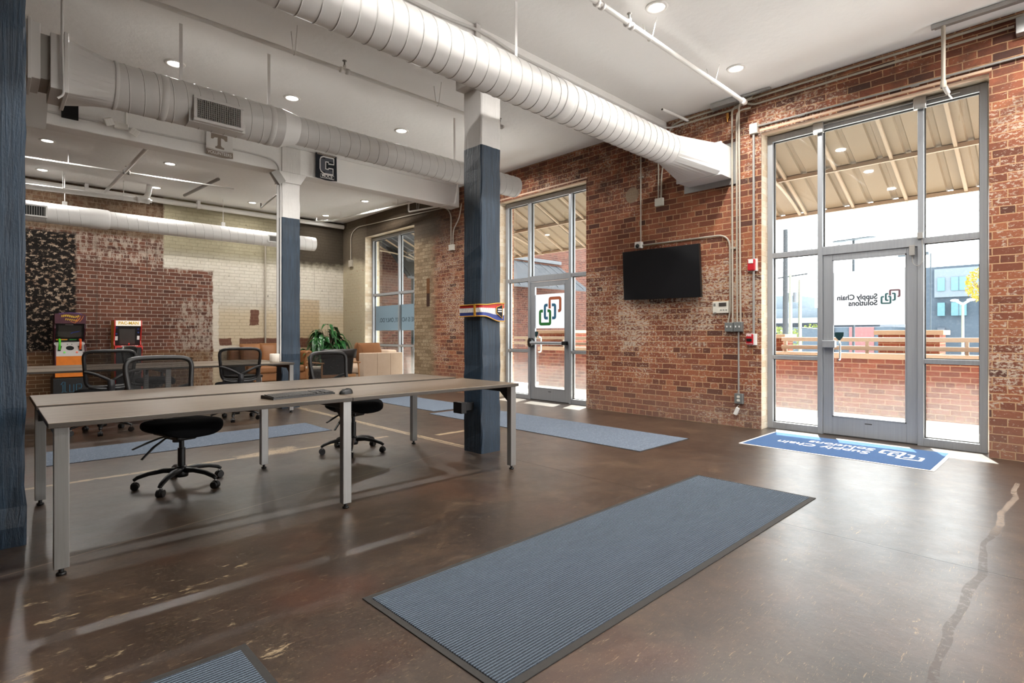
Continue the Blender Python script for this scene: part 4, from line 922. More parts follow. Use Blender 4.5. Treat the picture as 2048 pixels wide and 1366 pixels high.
# ================================================================ on the pennant beam
def pennant(x0, x1, z0, z1, label, builder):
    root = thing('pennant', label, 'pennant', ((x0 + x1) / 2, 8.80, z1)); W_, H_ = x1 - x0, z1 - z0
    def fold(a, b, t_):           # a,b in 0..1 across and up the cloth
        y = 8.775 - 0.012 - 0.012 * math.sin(a * 7.0 + 0.6) * (0.4 + 0.6 * (1 - b)) - t_
        return (x0 + a * W_ + 0.012 * (1 - b) * (a - 0.5), y, z0 + b * H_ - 0.02 * (1 - b) * math.sin(a * PI) * 0.6)
    builder(root, fold); return root
def cloth(root, fold, a0, a1, b0, b1, mat, name, off=0.0):
    mb = MB(root.location); mb.grid(lambda u, v: fold(a0 + (a1 - a0) * u, b0 + (b1 - b0) * v, off), 14, 6); mb.grid(lambda u, v: fold(a0 + (a1 - a0) * (1 - u), b0 + (b1 - b0) * v, off - 0.004), 14, 6)
    return mb.build(name, mat, root)
def volunteers(root, fold):
    cloth(root, fold, 0, 1, 0, 1, 'flag_white', 'cloth'); cloth(root, fold, 0, 1, 0.0, 0.26, 'flag_grey', 'name_band', 0.002); cloth(root, fold, 0, 1, 0.285, 0.30, 'flag_grey', 'stripe', 0.002)
    T = [(.17, .98), (.80, .98), (.80, .74), (.72, .74), (.66, .82), (.56, .84), (.56, .52), (.60, .46), (.68, .44), (.68, .36), (.34, .36), (.34, .44), (.40, .46), (.43, .52), (.43, .84), (.31, .82), (.25, .74), (.17, .74)]
    mb = MB(root.location)
    for q in ([0, 1, 2, 3, 4, 5, 14, 15, 16, 17], [5, 6, 13, 14], [6, 7, 8, 9, 10, 11, 12, 13]):
        P = [T[i] for i in q]; mb.raw([fold(a, b, 0.004) for a, b in P] + [fold(a, b, 0.002) for a, b in P], [tuple(reversed(range(len(P)))), tuple(range(len(P), 2 * len(P)))])
    mb.build('letter_emblem', 'flag_grey', root)
    text('lettering', 'VOLUNTEERS', 0.062, 'flag_white', root, (x_v0 + 0.012 - root.location.x, -0.056, 0.02 - (4.125 - 3.80)), (1, 0, -0.02), (0, 0, 1), 0.0004, 'LEFT', 0.0006, 0.86)
x_v0 = 2.266
pennant(2.266, 2.616, 3.80, 4.125, 'white and brown university pennant with a large T, left of the far column', volunteers)
def mocs(root, fold):
    cloth(root, fold, 0, 1, 0, 1, 'flag_black', 'cloth'); cloth(root, fold, 0.06, 0.94, 0.86, 0.985, 'flag_grey', 'name_band', 0.002)
    outer = [(.88, .80), (.88, .58), (.80, .58), (.80, .55), (.62, .55), (.62, .70), (.46, .70), (.46, .48), (.46, .42), (.62, .42), (.76, .42), (.80, .42), (.80, .20), (.38, .20), (.22, .26), (.18, .34), (.18, .66), (.22, .76), (.36, .80), (.88, .80)]
    C_ = [(.86, .82), (.86, .60), (.62, .60), (.62, .66), (.48, .66), (.48, .40), (.62, .40), (.62, .44), (.82, .44), (.82, .22), (.38, .22), (.24, .28), (.20, .36), (.20, .68), (.24, .77), (.36, .82), (.86, .82)]
    mb = MB(root.location); strip(mb, C_, 0.045, lambda a, b, t_: fold(a, b, 0.004 + t_)); mb.build('letter_emblem', 'flag_white', root)
    mb = MB(root.location)
    for P in ([(.22, .3), (.46, .3), (.46, .74), (.22, .74)], [(.46, .68), (.84, .68), (.84, .80), (.46, .80)], [(.46, .24), (.80, .24), (.80, .38), (.46, .38)]):
        mb.raw([fold(a, b, 0.003) for a, b in P], [(3, 2, 1, 0)])
    mb.build('letter_fill', 'flag_slate', root)
    mb = MB(root.location); strip(mb, [(.22, .05), (.86, .05), (.86, .175), (.22, .175), (.22, .05)], 0.018, lambda a, b, t_: fold(a, b, 0.004 + t_)); mb.build('name_frame', 'flag_white', root)
    z0 = -(4.24 - 3.785)
    text('lettering', 'MOCS', 0.066, 'flag_white', root, (-0.085, -0.058, z0 + 0.03), (1, 0, -0.02), (0, 0, 1), 0.0004, 'LEFT', 0.001, 1.02)
    text('lettering', 'CHATTANOOGA', 0.044, 'flag_black', root, (-0.145, -0.058, z0 + 0.41), (1, 0, -0.02), (0, 0, 1), 0.0004, 'LEFT', 0.0004, 0.92)
pennant(3.895, 4.258, 3.785, 4.24, 'dark university pennant with a large outlined C, right of the far column', mocs)
mb = MB((0.73, 8.81, 3.98)); mb.box(0.645, 0.812, 8.755, 8.783, 3.885, 4.12, 0, 0.004); tag(mb.build('dark_board', 'dark_hole'), 'small black square board on the beam left of the emergency light', 'board')
te = thing('emergency_light', 'white twin head emergency light on the pennant beam', 'emergency light', (1.25, 8.80, 3.93))
mb = MB(te.location); mb.box(1.17, 1.33, 8.72, 8.785, 3.885, 3.965, 0, 0.01); mb.tube([(1.31, 8.79, 4.2), (1.31, 8.79, 3.95)], 0.012, 8); mb.build('battery_case', 'white_plastic', te)
for k, (x, z, a) in enumerate(((1.11, 3.93, -25), (1.385, 3.865, 30))):
    mb = MB(te.location); m_ = Matrix.Translation((x, 8.68, z)) @ Matrix.Rotation(R(a), 4, 'Y') @ Matrix.Rotation(R(25), 4, 'X')
    mb.box(-0.05, 0.05, -0.035, 0.035, -0.045, 0.045, 0, 0.008, 2, m_)
    for i in range(3):
        for j in range(3): mb.box(-0.036 + 0.027 * i, -0.018 + 0.027 * i, -0.038, -0.034, -0.034 + 0.026 * j, -0.016 + 0.026 * j, 1, 0, 1, m_)
    mb.build('lamp_head', ['white_plastic', 'lamp_trim'], te)

# ================================================================ mats
def mat_rug(name, x0, x1, y0, y1, carpet, border, bw, label, th=0.008, rz=0.0, group=None):
    cx, cy = (x0 + x1) / 2, (y0 + y1) / 2; hx, hy = (x1 - x0) / 2, (y1 - y0) / 2
    root = thing(name, label, 'floor mat', (cx, cy, 0.0), rz, group)
    mb = MB(); mb.box(-hx, hx, -hy, hy, 0.0, th * 0.55, 0, 0.0015); mb.build('mat_border', border, root)
    mb = MB(); mb.box(-hx + bw[0], hx - bw[0], -hy + bw[1], hy - bw[1], th * 0.45, th, 0, 0.002); mb.build('mat_pile', carpet, root)
    return root
mat_rug('ribbed_mat', 1.205, 4.30, 1.318, 2.232, 'rib_carpet', 'rubber', (0.03, 0.035), 'large ribbed blue grey mat lying in the foreground', 0.009, R(0.35))
mat_rug('ribbed_mat', -2.30, 0.705, 1.30, 2.205, 'rib_carpet', 'rubber', (0.03, 0.035), 'ribbed grey mat whose corner shows at the bottom left edge', 0.009)
mat_rug('runner_mat', 4.735, 5.735, 3.08, 6.75, 'runner_carpet', 'rubber', (0.012, 0.012), 'blue runner mat on the floor in front of the television wall', 0.006)
mat_rug('runner_mat', 0.345, 3.06, 6.40, 7.19, 'runner_carpet', 'rubber', (0.012, 0.012), 'pale blue runner mat between the two rows of desks', 0.006)
mat_rug('runner_mat', 4.93, 5.83, 6.88, 9.15, 'runner_carpet', 'rubber', (0.012, 0.012), 'pale runner mat behind the belted column near the further door', 0.006)
lm = mat_rug('logo_mat', 5.885, 6.875, 0.882, 2.585, 'blue_carpet', 'white_ink', (0.02, 0.03), 'bright blue mat with white company lettering before the nearer door', 0.008)
lo = lm.location
emblem(lm, lambda a, b, t_: (6.40 - b * 0.19 - lo.x, 1.215 + a * 0.19 - lo.y, 0.0082 + t_), ('white_ink',) * 3, 0.15)
for body, xx in (('Supply Chain', 6.37), ('Solutions', 6.58)):
    text('lettering', body, 0.20, 'white_ink', lm, (xx - lo.x, 1.46 - lo.y, 0.0086), (0, 1, 0), (-1, 0, 0), 0.0004, 'LEFT', 0.002, 0.84)

# ================================================================ bench desks
def bench(x0, x1, rows, legs_y, label, splits, Z=0.757):
    root = thing('bench_desk', label, 'desk', ((x0 + x1) / 2, (rows[0][0] + rows[-1][1]) / 2, 0)); off = root.location
    xs = [x0] + list(splits) + [x1]
    for (ya, yb) in rows:
        for a, b in zip(xs[:-1], xs[1:]):
            mb = MB(off); mb.box(a + 0.0015, b - 0.0015, ya, yb, Z - 0.026, Z, 0, 0.002, 1)
            # side faces take the darker edge band
            mb.f = [(f, 1 if abs((mb.v[f[1]] - mb.v[f[0]]).cross(mb.v[f[2]] - mb.v[f[0]]).normalized().z) < 0.5 else 0, s_) for f, mi, s_ in mb.f]
            mb.build('worktop', ['laminate', 'laminate_edge'], root)
    for i, x in enumerate(xs):
        x_ = x + 0.055 if i == 0 else (x - 0.02 if i < len(xs) - 1 else x - 0.03)
        for y in legs_y:
            mb = MB(off); mb.box(x_ - 0.03, x_ + 0.03, y - 0.026, y + 0.026, 0.035, Z - 0.03, 0, 0.003)
            mb.cyl((x_, y, 0.012), (x_, y, 0.036), 0.011, sides=10, mi=1); mb.lathe([(0, 0), (0.021, 0), (0.021, 0.01), (0.016, 0.014), (0, 0.014)], (x_, y, 0), 14, 1); mb.build('leg', ['silver', 'black_plastic'], root)
        mb = MB(off); mb.box(x_ - 0.022, x_ + 0.022, legs_y[0] + 0.026, legs_y[1] - 0.026, Z - 0.082, Z - 0.03, 0, 0.003)
        for y, d in ((legs_y[0], 1), (legs_y[1], -1)): mb.prism([(y + d * 0.02, Z - 0.18), (y + d * 0.15, Z - 0.075), (y + d * 0.02, Z - 0.075)], x_ - 0.012, x_ + 0.012, lambda a, b, t_: (t_, a, b))
        mb.build('cross_beam', 'dark_plastic', root)
    return root
bench(0.20, 3.35, ((3.408, 4.195), (4.305, 5.075)), (3.475, 5.01), 'long grey wood bench desk in front carrying the keyboard', (1.775,))
bench(0.05, 3.345, ((8.26, 9.00), (9.07, 9.80)), (8.33, 9.73), 'long grey wood bench desk further back below the far column', (1.72,))
# keyboard and mouse
kb = thing('keyboard', 'black computer keyboard lying on the front desk', 'keyboard', (1.545, 3.735, 0.757), R(10.5))
mb = MB(); mb.prism([(-0.075, 0.0), (0.078, 0.0), (0.078, 0.022), (0.06, 0.024), (-0.072, 0.011)], -0.235, 0.235, lambda a, b, t_: (t_, a, b)); mb.build('key_tray', 'black_plastic', kb)
for rows_, n, xa, xb in ((5, 15, -0.228, 0.085), (5, 3, 0.094, 0.150), (5, 4, 0.158, 0.230)):
    for j in range(rows_):
        for i in range(n):
            if rows_ == 5 and n == 3 and j == 1 and i != 1: continue
            w_ = (xb - xa) / n; x = xa + w_ * i; y = -0.066 + j * 0.0235; z = 0.011 + (y + 0.072) / 0.132 * 0.013
            if n == 15 and j == 0 and 4 < i < 10: continue
            mb = MB(); mb.prism([(x + 0.0015, y), (x + w_ - 0.0015, y), (x + w_ - 0.0015, y + 0.0205), (x + 0.0015, y + 0.0205)], 0, 0.0055, lambda a, b, t_: (a, b, z + t_ + (b - y) * 0.1)); mb.build('key', 'key_grey', kb)
mb = MB(); mb.box(-0.123, -0.021, -0.066, -0.0455, 0.0115, 0.017); mb.build('space_key', 'key_grey', kb)
ms = thing('computer_mouse', 'black computer mouse lying right of the keyboard', 'mouse', (1.845, 3.645, 0.757), R(100))
def msf(u, v):
    th = 2 * PI * u; r = 1 - (1 - v) ** 2.2 if v < 1 else 1; r = math.cos(v * PI / 2) ** 0.55
    return (0.031 * r * math.cos(th) * (1 + 0.1 * math.sin(th)), 0.055 * r * math.sin(th), 0.001 + 0.036 * math.sin(v * PI / 2) * (1 - 0.12 * math.sin(th)))
mb = MB(); mb.grid(msf, 24, 10); mb.build('mouse_shell', 'black_plastic', ms)
mb = MB(); mb.lathe([(0, -0.003), (0.011, -0.003), (0.011, 0.003), (0, 0.003)], (0, 0.026, 0.027), 14, 0, True, 'x'); mb.build('scroll_wheel', 'dark_plastic', ms)

# ================================================================ task chairs (front is -Y)
def make_chair(label, loc, rz, arms=False):
    root = thing('task_chair', label, 'chair', loc, rz, None)
    mb = MB(); mb.lathe([(0, 0.075), (0.045, 0.075), (0.05, 0.10), (0.045, 0.145), (0.033, 0.16), (0, 0.16)], (0, 0, 0), 18); mb.build('hub', 'black_plastic', root)
    for k in range(5):
        a = R(-90 + 20 + 72 * k); d = Vector((math.cos(a), math.sin(a), 0))
        P = [d * 0.03 + Vector((0, 0, 0.125)), d * 0.12 + Vector((0, 0, 0.130)), d * 0.22 + Vector((0, 0, 0.115)), d * 0.29 + Vector((0, 0, 0.092)), d * 0.315 + Vector((0, 0, 0.075))]
        mb = MB(); mb.tube(P, [0.030, 0.026, 0.022, 0.020, 0.016], 10, ell=(0.75, 1.0), up=(0, 0, 1)); lg = mb.build('base_leg', 'black_plastic', root)
        mb = MB(); sd = Vector((-d.y, d.x, 0)); c = d * 0.305
        for s_ in (-1, 1): mb.tube([c + sd * (0.008 * s_) + Vector((0, 0, 0.027)), c + sd * (0.024 * s_) + Vector((0, 0, 0.027))], 0.027, 16)
        mb.tube([c + sd * -0.007 + Vector((0, 0, 0.032)), c + sd * 0.007 + Vector((0, 0, 0.032))], 0.03, 14); mb.cyl(c + Vector((0, 0, 0.05)), c + Vector((0, 0, 0.085)), 0.008, sides=8, mi=1); mb.build('caster', ['black_plastic', 'chrome'], root)
    mb = MB(); mb.cyl((0, 0, 0.14), (0, 0, 0.30), 0.027, sides=16); mb.cyl((0, 0, 0.29), (0, 0, 0.40), 0.018, sides=14); mb.build('gas_lift', 'black_plastic', root)
    mb = MB(); mb.box(-0.075, 0.075, -0.09, 0.13, 0.365, 0.415, 0, 0.015); mb.box(-0.15, 0.15, -0.13, 0.12, 0.41, 0.428, 0, 0.004); mb.cyl((0.06, 0.02, 0.375), (0.115, 0.02, 0.375), 0.024, sides=12); mb.cyl((0, 0.05, 0.34), (0, 0.05, 0.37), 0.04, sides=14); mb.build('mechanism', 'black_plastic', root)
    for yy, dz, ln in ((-0.02, -0.075, 0.17), (0.05, -0.03, 0.20)):
        mb = MB(); mb.tube([(-0.07, yy, 0.395), (-0.13, yy, 0.39), (-0.13 - ln * 0.5, yy - 0.01, 0.385 + dz * 0.6), (-0.13 - ln, yy - 0.02, 0.385 + dz * 1.6)], [0.008, 0.009, 0.012, 0.010], 8, ell=(0.6, 1.3)); mb.build('lever', 'black_plastic', root)
    def seat(u, v):            # cushion with a waterfall front
        th = 2 * PI * u; c_, s_ = math.cos(th), math.sin(th)
        ph = PI * (v - 0.5); cp = math.copysign(abs(math.cos(ph)) ** 0.45, math.cos(ph)); sp = math.copysign(abs(math.sin(ph)) ** 0.7, math.sin(ph))
        x = 0.255 * math.copysign(abs(c_) ** 0.62, c_) * cp; y = 0.245 * math.copysign(abs(s_) ** 0.62, s_) * cp - 0.015
        z = 0.475 + 0.048 * sp
        if y < -0.12: z -= 0.05 * ((-0.12 - y) / 0.14) ** 2
        z += 0.012 * (x / 0.25) ** 2 - 0.006 * math.exp(-((y - 0.05) / 0.12) ** 2)
        return (x, y, z)
    mb = MB(); mb.grid(seat, 40, 16); mb.build('seat', 'black_fabric', root)
    def surf(u, v):            # u -1..1 across, v 0..1 up the back
        return Vector((u * (0.225 + 0.050 * v), 0.290 + 0.085 * v - 0.045 * u * u + 0.03 * math.sin(v * PI), 0.56 + 0.44 * v + 0.008 * (1 - u * u) * v))
    ring = []; n = 72
    for k in range(n):
        a = 2 * PI * k / n; c_, s_ = math.cos(a), math.sin(a)
        ring.append(surf(math.copysign(abs(c_) ** 0.32, c_) * 0.95, 0.5 + 0.5 * math.copysign(abs(s_) ** 0.32, s_) * 0.94))
    mb = MB(); mb.tube(ring, 0.019, 10, closed=True, ell=(1.05, 0.95)); mb.build('back_frame', 'dark_plastic', root)
    mb = MB(); mb.grid(lambda u, v: surf((u * 2 - 1) * 0.94, 0.03 + 0.94 * v) + Vector((0, -0.006, 0)), 16, 12); mb.build('back_mesh', 'netting', root)
    def bar(u): return surf(u, 0.44 - 0.26 * (1 - abs(u)) ** 1.4) + Vector((0, 0.028 + 0.02 * (1 - u * u), 0))
    mb = MB(); mb.tube([bar(-1 + 2 * i / 20) for i in range(21)], 0.017, 8, ell=(1.0, 0.7)); mb.build('lumbar_bar', 'dark_plastic', root)
    mb = MB()
    mb.tube(fillet([bar(0) + Vector((0, 0.005, 0.01)), (0, 0.385, 0.60), (0, 0.365, 0.46), (0, 0.28, 0.405), (0, 0.10, 0.395)], 0.08), [0.032] * 26 if False else 0.030, 10, ell=(0.6, 1.25), up=(0, 1, 0.2)); mb.build('spine', 'grey_plastic', root)
    mb = MB(); mb.tube(fillet([(-0.20, 0.315, 0.575), (-0.12, 0.36, 0.555), (0.12, 0.36, 0.555), (0.20, 0.315, 0.575)], 0.05), 0.014, 8); mb.build('lower_rail', 'grey_plastic', root)
    if arms:
        for s_ in (-1, 1):
            mb = MB(); mb.tube(fillet([(s_ * 0.13, 0.0, 0.42), (s_ * 0.29, 0.0, 0.43), (s_ * 0.30, 0.0, 0.66)], 0.06), 0.018, 8, ell=(0.7, 1.2)); mb.build('arm_post', 'black_plastic', root)
            mb = MB(); mb.box(s_ * 0.30 - 0.045, s_ * 0.30 + 0.045, -0.12, 0.12, 0.655, 0.685, 0, 0.012); mb.build('arm_pad', 'dark_plastic', root)
    return root
ch = make_chair('black mesh task chair at the front desk, left of the keyboard', (1.085, 4.87, 0), R(14))
ch['group'] = 'black mesh task chairs'
dup(ch, (2.66, 5.10, 0), R(20), 'black mesh task chair turned sideways at the front desk beside the mouse')
dup(ch, (0.985, 8.20, 0), R(186), 'black mesh task chair seen from behind, in front of the arcade machines')
dup(ch, (2.49, 8.18, 0), R(172), 'black mesh task chair seen from behind, in front of the tan sofa')
c5 = make_chair('dark armchair on casters on the far side of the far desk', (1.86, 10.0, 0), R(60), True); c5['group'] = 'black mesh task chairs'

# small chrome leg chair under the far desk end
sc_ = thing('side_chair', 'black side chair with chrome legs behind the far desk end', 'chair', (3.20, 10.15, 0), R(20))
mb = MB(); mb.box(-0.23, 0.23, -0.23, 0.23, 0.43, 0.48, 0, 0.015); mb.build('seat', 'leather_black', sc_)
mb = MB(); mb.grid(lambda u, v: (-0.22 + 0.44 * u, 0.235 + 0.05 * v - 0.04 * (2 * u - 1) ** 2, 0.48 + 0.17 * v), 10, 6); mb.grid(lambda u, v: (0.22 - 0.44 * u, 0.255 + 0.05 * v - 0.04 * (2 * u - 1) ** 2, 0.48 + 0.17 * v), 10, 6); mb.build('backrest', 'leather_black', sc_)
for s_ in (-1, 1): mb = MB(); mb.tube(fillet([(s_ * 0.21, -0.2, 0.43), (s_ * 0.22, -0.24, 0.012), (s_ * 0.22, 0.26, 0.012), (s_ * 0.21, 0.22, 0.44)], 0.05), 0.012, 8); mb.build('leg', 'chrome', sc_)
# candle
cd = thing('candle', 'white pillar candle standing on the far desk', 'candle', (3.215, 8.72, 0.757))
mb = MB(); mb.lathe([(0, 0.0), (0.068, 0.0), (0.072, 0.006), (0.072, 0.122), (0.068, 0.128), (0.05, 0.122), (0, 0.12)], (0, 0, 0), 28); mb.build('wax', 'candle', cd)
mb = MB(); mb.cyl((0, 0, 0.118), (0.003, 0, 0.135), 0.002, sides=6); mb.build('wick', 'black_plastic', cd)

# ================================================================ lounge corner
def pillow(mb, c, w_, h_, d_, tilt=0.0, yaw=0.0, mi=0):
    m_ = Matrix.Translation(c) @ Matrix.Rotation(yaw, 4, 'Z') @ Matrix.Rotation(tilt, 4, 'X')
    def f(u, v):
        a = 2 * u - 1; b = 2 * v - 1; t_ = max(0.0, (1 - a * a) * (1 - b * b)) ** 0.38
        return a, b, t_
    mb.grid(lambda u, v: (f(u, v)[0] * w_ / 2, -f(u, v)[2] * d_ / 2, f(u, v)[1] * h_ / 2), 14, 14, mi, True, m_)
    mb.grid(lambda u, v: (-f(u, v)[0] * w_ / 2, f(u, v)[2] * d_ / 2, f(u, v)[1] * h_ / 2), 14, 14, mi, True, m_)
sf = thing('leather_sofa', 'tan leather sofa against the painted far wall', 'sofa', (4.85, 13.4, 0)); off = sf.location
mb = MB(off); mb.box(4.0, 5.70, 12.98, 13.82, 0.10, 0.30, 0, 0.03, 3); mb.build('sofa_base', 'leather_tan', sf)
mb = MB(off); mb.box(4.0, 5.70, 13.62, 13.85, 0.28, 0.84, 0, 0.06, 3); mb.build('backrest', 'leather_tan', sf)
for x0, x1, hh in ((3.98, 4.18, 0.62), (5.50, 5.70, 0.80)): mb = MB(off); mb.box(x0, x1, 12.96, 13.82, 0.10, hh, 0, 0.06, 3); mb.build('armrest', 'leather_tan', sf)
for k in range(2): mb = MB(off); mb.box(4.19 + k * 0.655, 4.84 + k * 0.655, 12.95, 13.60, 0.29, 0.46, 0, 0.05, 3); mb.build('seat_cushion', 'leather_tan', sf)
for x, h in ((4.43, 0.0), (4.86, 0.01), (5.26, -0.01)): mb = MB(off); pillow(mb, (x, 13.48, 0.70 + h), 0.46, 0.56, 0.30, R(-14)); mb.build('back_cushion', 'leather_tan', sf)
for x in (4.08, 5.6):
    for y in (13.05, 13.75): mb = MB(off); mb.cyl((x, y, 0), (x, y, 0.11), 0.018, 0.025, 10); mb.build('leg', 'wood_oak', sf)
ss_ = thing('suede_sofa', 'pale suede sofa along the window wall, its panelled arm end facing us', 'sofa', (6.4, 12.0, 0)); off = ss_.location
def panel_end(y0, y1):
    mb = MB(off); X0, X1 = 5.93, 6.93
    for k in range(3): mb.box(X0 + (X1 - X0) / 3 * k + 0.002, X0 + (X1 - X0) / 3 * (k + 1) - 0.002, y0, y1, 0.09, 0.775, 0, 0.012, 3)
    mb.box(X0 + 0.01, X1 - 0.01, y0 + 0.01, y1 - 0.01, 0.08, 0.765); return mb
panel_end(10.9, 11.12).build('armrest', 'suede', ss_)
mb = MB(off); mb.box(5.98, 6.90, 12.55, 12.78, 0.09, 0.80, 0, 0.04, 3); mb.build('armrest', 'suede', ss_)
mb = MB(off); mb.box(5.96, 6.9, 11.12, 12.55, 0.09, 0.30, 0, 0.02); mb.build('sofa_base', 'suede', ss_)
mb = MB(off); mb.box(6.66, 6.92, 11.12, 12.55, 0.28, 0.83, 0, 0.05, 3); mb.build('backrest', 'suede', ss_)
for k in range(2): mb = MB(off); mb.box(5.94, 6.66, 11.13 + 0.71 * k, 11.83 + 0.71 * k, 0.30, 0.47, 0, 0.05, 3); mb.build('seat_cushion', 'suede', ss_)
mb = MB((6.2, 11.35, 0.5)); pillow(mb, (6.38, 11.42, 0.76), 0.66, 0.50, 0.20, R(-20), R(8)); tag(mb.build('throw_pillow', 'cushion_brown'), 'large brown throw pillow on the suede sofa', 'pillow')
mb = MB((5.95, 11.3, 0.5)); pillow(mb, (6.04, 11.34, 0.76), 0.34, 0.50, 0.16, R(-8), R(70)); tag(mb.build('throw_pillow', 'cushion_brown'), 'brown throw pillow leaning at the front edge of the suede sofa', 'pillow')
mb = MB((6.75, 11.5, 0.6)); pillow(mb, (6.62, 11.85, 0.74), 0.42, 0.44, 0.16, R(-10), R(65)); tag(mb.build('throw_pillow', 'cushion_cream'), 'cream throw pillow at the window end of the suede sofa', 'pillow')
# lounge chair with wood arms, seen from behind
lc = thing('lounge_chair', 'black leather lounge chair with light wood arms, seen from behind', 'chair', (5.22, 10.75, 0)); off = lc.location
mb = MB(off); pillow(mb, (5.20, 10.58, 0.79), 0.78, 0.20, 0.20, R(12)); mb.build('headrest', 'leather_black', lc)
mb = MB(off); mb.box(-0.34, 0.34, -0.06, 0.06, -0.28, 0.28, 0, 0.05, 3, Matrix.Translation((5.20, 10.66, 0.56)) @ Matrix.Rotation(R(12), 4, 'X')); mb.build('backrest', 'leather_black', lc)
mb = MB(off); mb.box(4.87, 5.53, 10.70, 11.35, 0.28, 0.44, 0, 0.05, 3); mb.build('seat', 'leather_black', lc)
for s_ in (-1, 1):
    x = 5.24 + s_ * 0.40
    mb = MB(off); mb.box(x - 0.035, x + 0.035, 10.55, 11.30, 0.585, 0.615, 0, 0.012); mb.build('armrest', 'wood_oak', lc)
    for y, t_ in ((10.60, 0), (11.24, 0)): mb = MB(off); mb.tube([(x, y, 0.60), (x + s_ * 0.02, y + (0.05 if y > 11 else -0.05), 0.0)], [0.019, 0.013], 10); mb.build('leg', 'wood_oak', lc)
mb = MB(off); mb.box(4.86, 5.60, 10.62, 10.66, 0.30, 0.36, 0, 0.008); mb.build('frame_rail', 'wood_oak', lc)
# low side table by the sofa
st = thing('side_table', 'small pale side table between the tan sofa and the plant', 'side table', (5.50, 12.2, 0))
mb = MB(); mb.box(-0.22, 0.22, -0.22, 0.22, 0.40, 0.45, 0, 0.008); mb.build('table_top', 'cushion_cream', st)
for a in (-1, 1):
    for b in (-1, 1): mb = MB(); mb.cyl((a * 0.18, b * 0.18, 0), (a * 0.18, b * 0.18, 0.40), 0.015, sides=8); mb.build('leg', 'wood_oak', st)
# plant
pl = thing('potted_plant', 'large bushy green plant in the far corner', 'plant', (6.17, 13.22, 0))
mb = MB(); mb.lathe([(0, 0), (0.20, 0), (0.26, 0.40), (0.27, 0.42), (0.25, 0.42), (0.24, 0.38), (0, 0.38)], (0, 0, 0), 24); mb.build('pot', 'pot', pl)
mb = MB(); mb.lathe([(0.0, 0.385), (0.24, 0.385)], (0, 0, 0), 20); mb.build('soil', 'soil', pl)
rnd = random.Random(11); mb = MB(); ms_ = MB()
for s_ in range(62):
    a = rnd.uniform(0, 2 * PI); sp = rnd.uniform(0.08, 0.62) ** 0.9; top = 1.46 - 0.85 * (sp / 0.66) ** 1.7 * rnd.uniform(0.7, 1.1) + rnd.uniform(-0.18, 0.05)
    d = Vector((math.cos(a), math.sin(a) * 0.55, 0)); p0 = Vector((d.x * 0.08, d.y * 0.08, 0.38)); p1 = d * sp * 0.5 + Vector((0, 0, top * 0.82)); p2 = d * sp + Vector((0, 0, top))
    ms_.tube([p0, (p0 + p1) / 2 + Vector((0, 0, 0.06)), p1, p2], [0.009, 0.008, 0.006, 0.004], 6)
    for _ in range(4):
        b = a + rnd.uniform(-1.3, 1.3); o_ = Vector((math.cos(b), math.sin(b) * 0.8, rnd.uniform(-0.15, 0.35))).normalized(); L_ = rnd.uniform(0.26, 0.42); W_ = L_ * rnd.uniform(0.26, 0.34); st_ = p1.lerp(p2, rnd.uniform(0.2, 1.0)); sd = o_.cross(Vector((0, 0, 1))).normalized(); dr = rnd.uniform(0.5, 1.5)
        def leaf(u, v):
            t_ = v; wv = math.sin(PI * min(1, t_ ** 0.8)) * W_ / 2 * (1 - 0.15 * t_); a_ = 2 * u - 1
            c = st_ + o_ * (L_ * t_ * (1 - 0.25 * t_)) - Vector((0, 0, 1)) * (dr * L_ * t_ * t_ * 0.9)
            return c + sd * (a_ * wv) + Vector((0, 0, abs(a_) * wv * 0.35 + 0.01 * math.sin(t_ * 18) * abs(a_)))
        mb.grid(leaf, 4, 7)
mb.build('foliage', 'leaf', pl); ms_.build('stem', 'bark', pl)

# ================================================================ arcade machines
def slab(name, mats, root, poly, x0, x1, mi=0):
    mb = MB(root.location); mb.prism(poly, x0, x1, lambda a, b, t_: (t_, a, b), mi); return mb.build(name, mats, root)
a1 = thing('arcade_machine', 'purple and orange arcade machine with green and orange grips', 'arcade machine', (1.12, 13.4, 0)); off = a1.location
X0, X1 = 0.885, 1.352
prof = [(13.84, 0.36), (13.84, 1.56), (13.44, 1.56), (13.40, 1.30), (13.56, 1.05), (13.56, 1.0), (13.34, 0.97), (13.30, 0.70), (13.34, 0.36)]
slab('side_panel', 'maroon', a1, prof, X0, X0 + 0.018); slab('side_panel', 'maroon', a1, prof, X1 - 0.018, X1)
mb = MB(off); mb.box(X0 + 0.018, X1 - 0.018, 13.60, 13.84, 0.36, 1.55); mb.build('cabinet_back', 'black_plastic', a1)
mb = MB(off); ring = [(X0, 1.395)] + [(X1, 1.395), (X1, 1.575)] + [(X0 + (X1 - X0) * (1 - i / 12), 1.575 + 0.035 * math.sin(PI * i / 12)) for i in range(1, 12)] + [(X0, 1.575)]
mb.prism(ring, 13.36, 13.60, lambda a, b, t_: (a, t_, b)); mb.build('marquee', 'maroon', a1)
mb = MB(off); strip(mb, [(X0 + 0.06 + (X1 - X0 - 0.12) * i / 12, 1.578 + 0.022 * math.sin(PI * i / 12)) for i in range(13)], 0.018, lambda a, b, t_: (a, 13.358 - t_, b)); mb.build('marquee_trim', 'purple', a1)
rnd = random.Random(5); mb = MB(off)
for k in range(9):
    x = X0 + 0.10 + k * 0.030; z = 1.535 + 0.012 * math.sin(k * 0.8); h = 0.018
    strip(mb, [(x, z - h), (x + 0.004, z + h), (x + 0.018, z + h * rnd.uniform(-0.2, 1)), (x + 0.020, z - h)], 0.009, lambda a, b, t_: (a, 13.357 - t_, b))
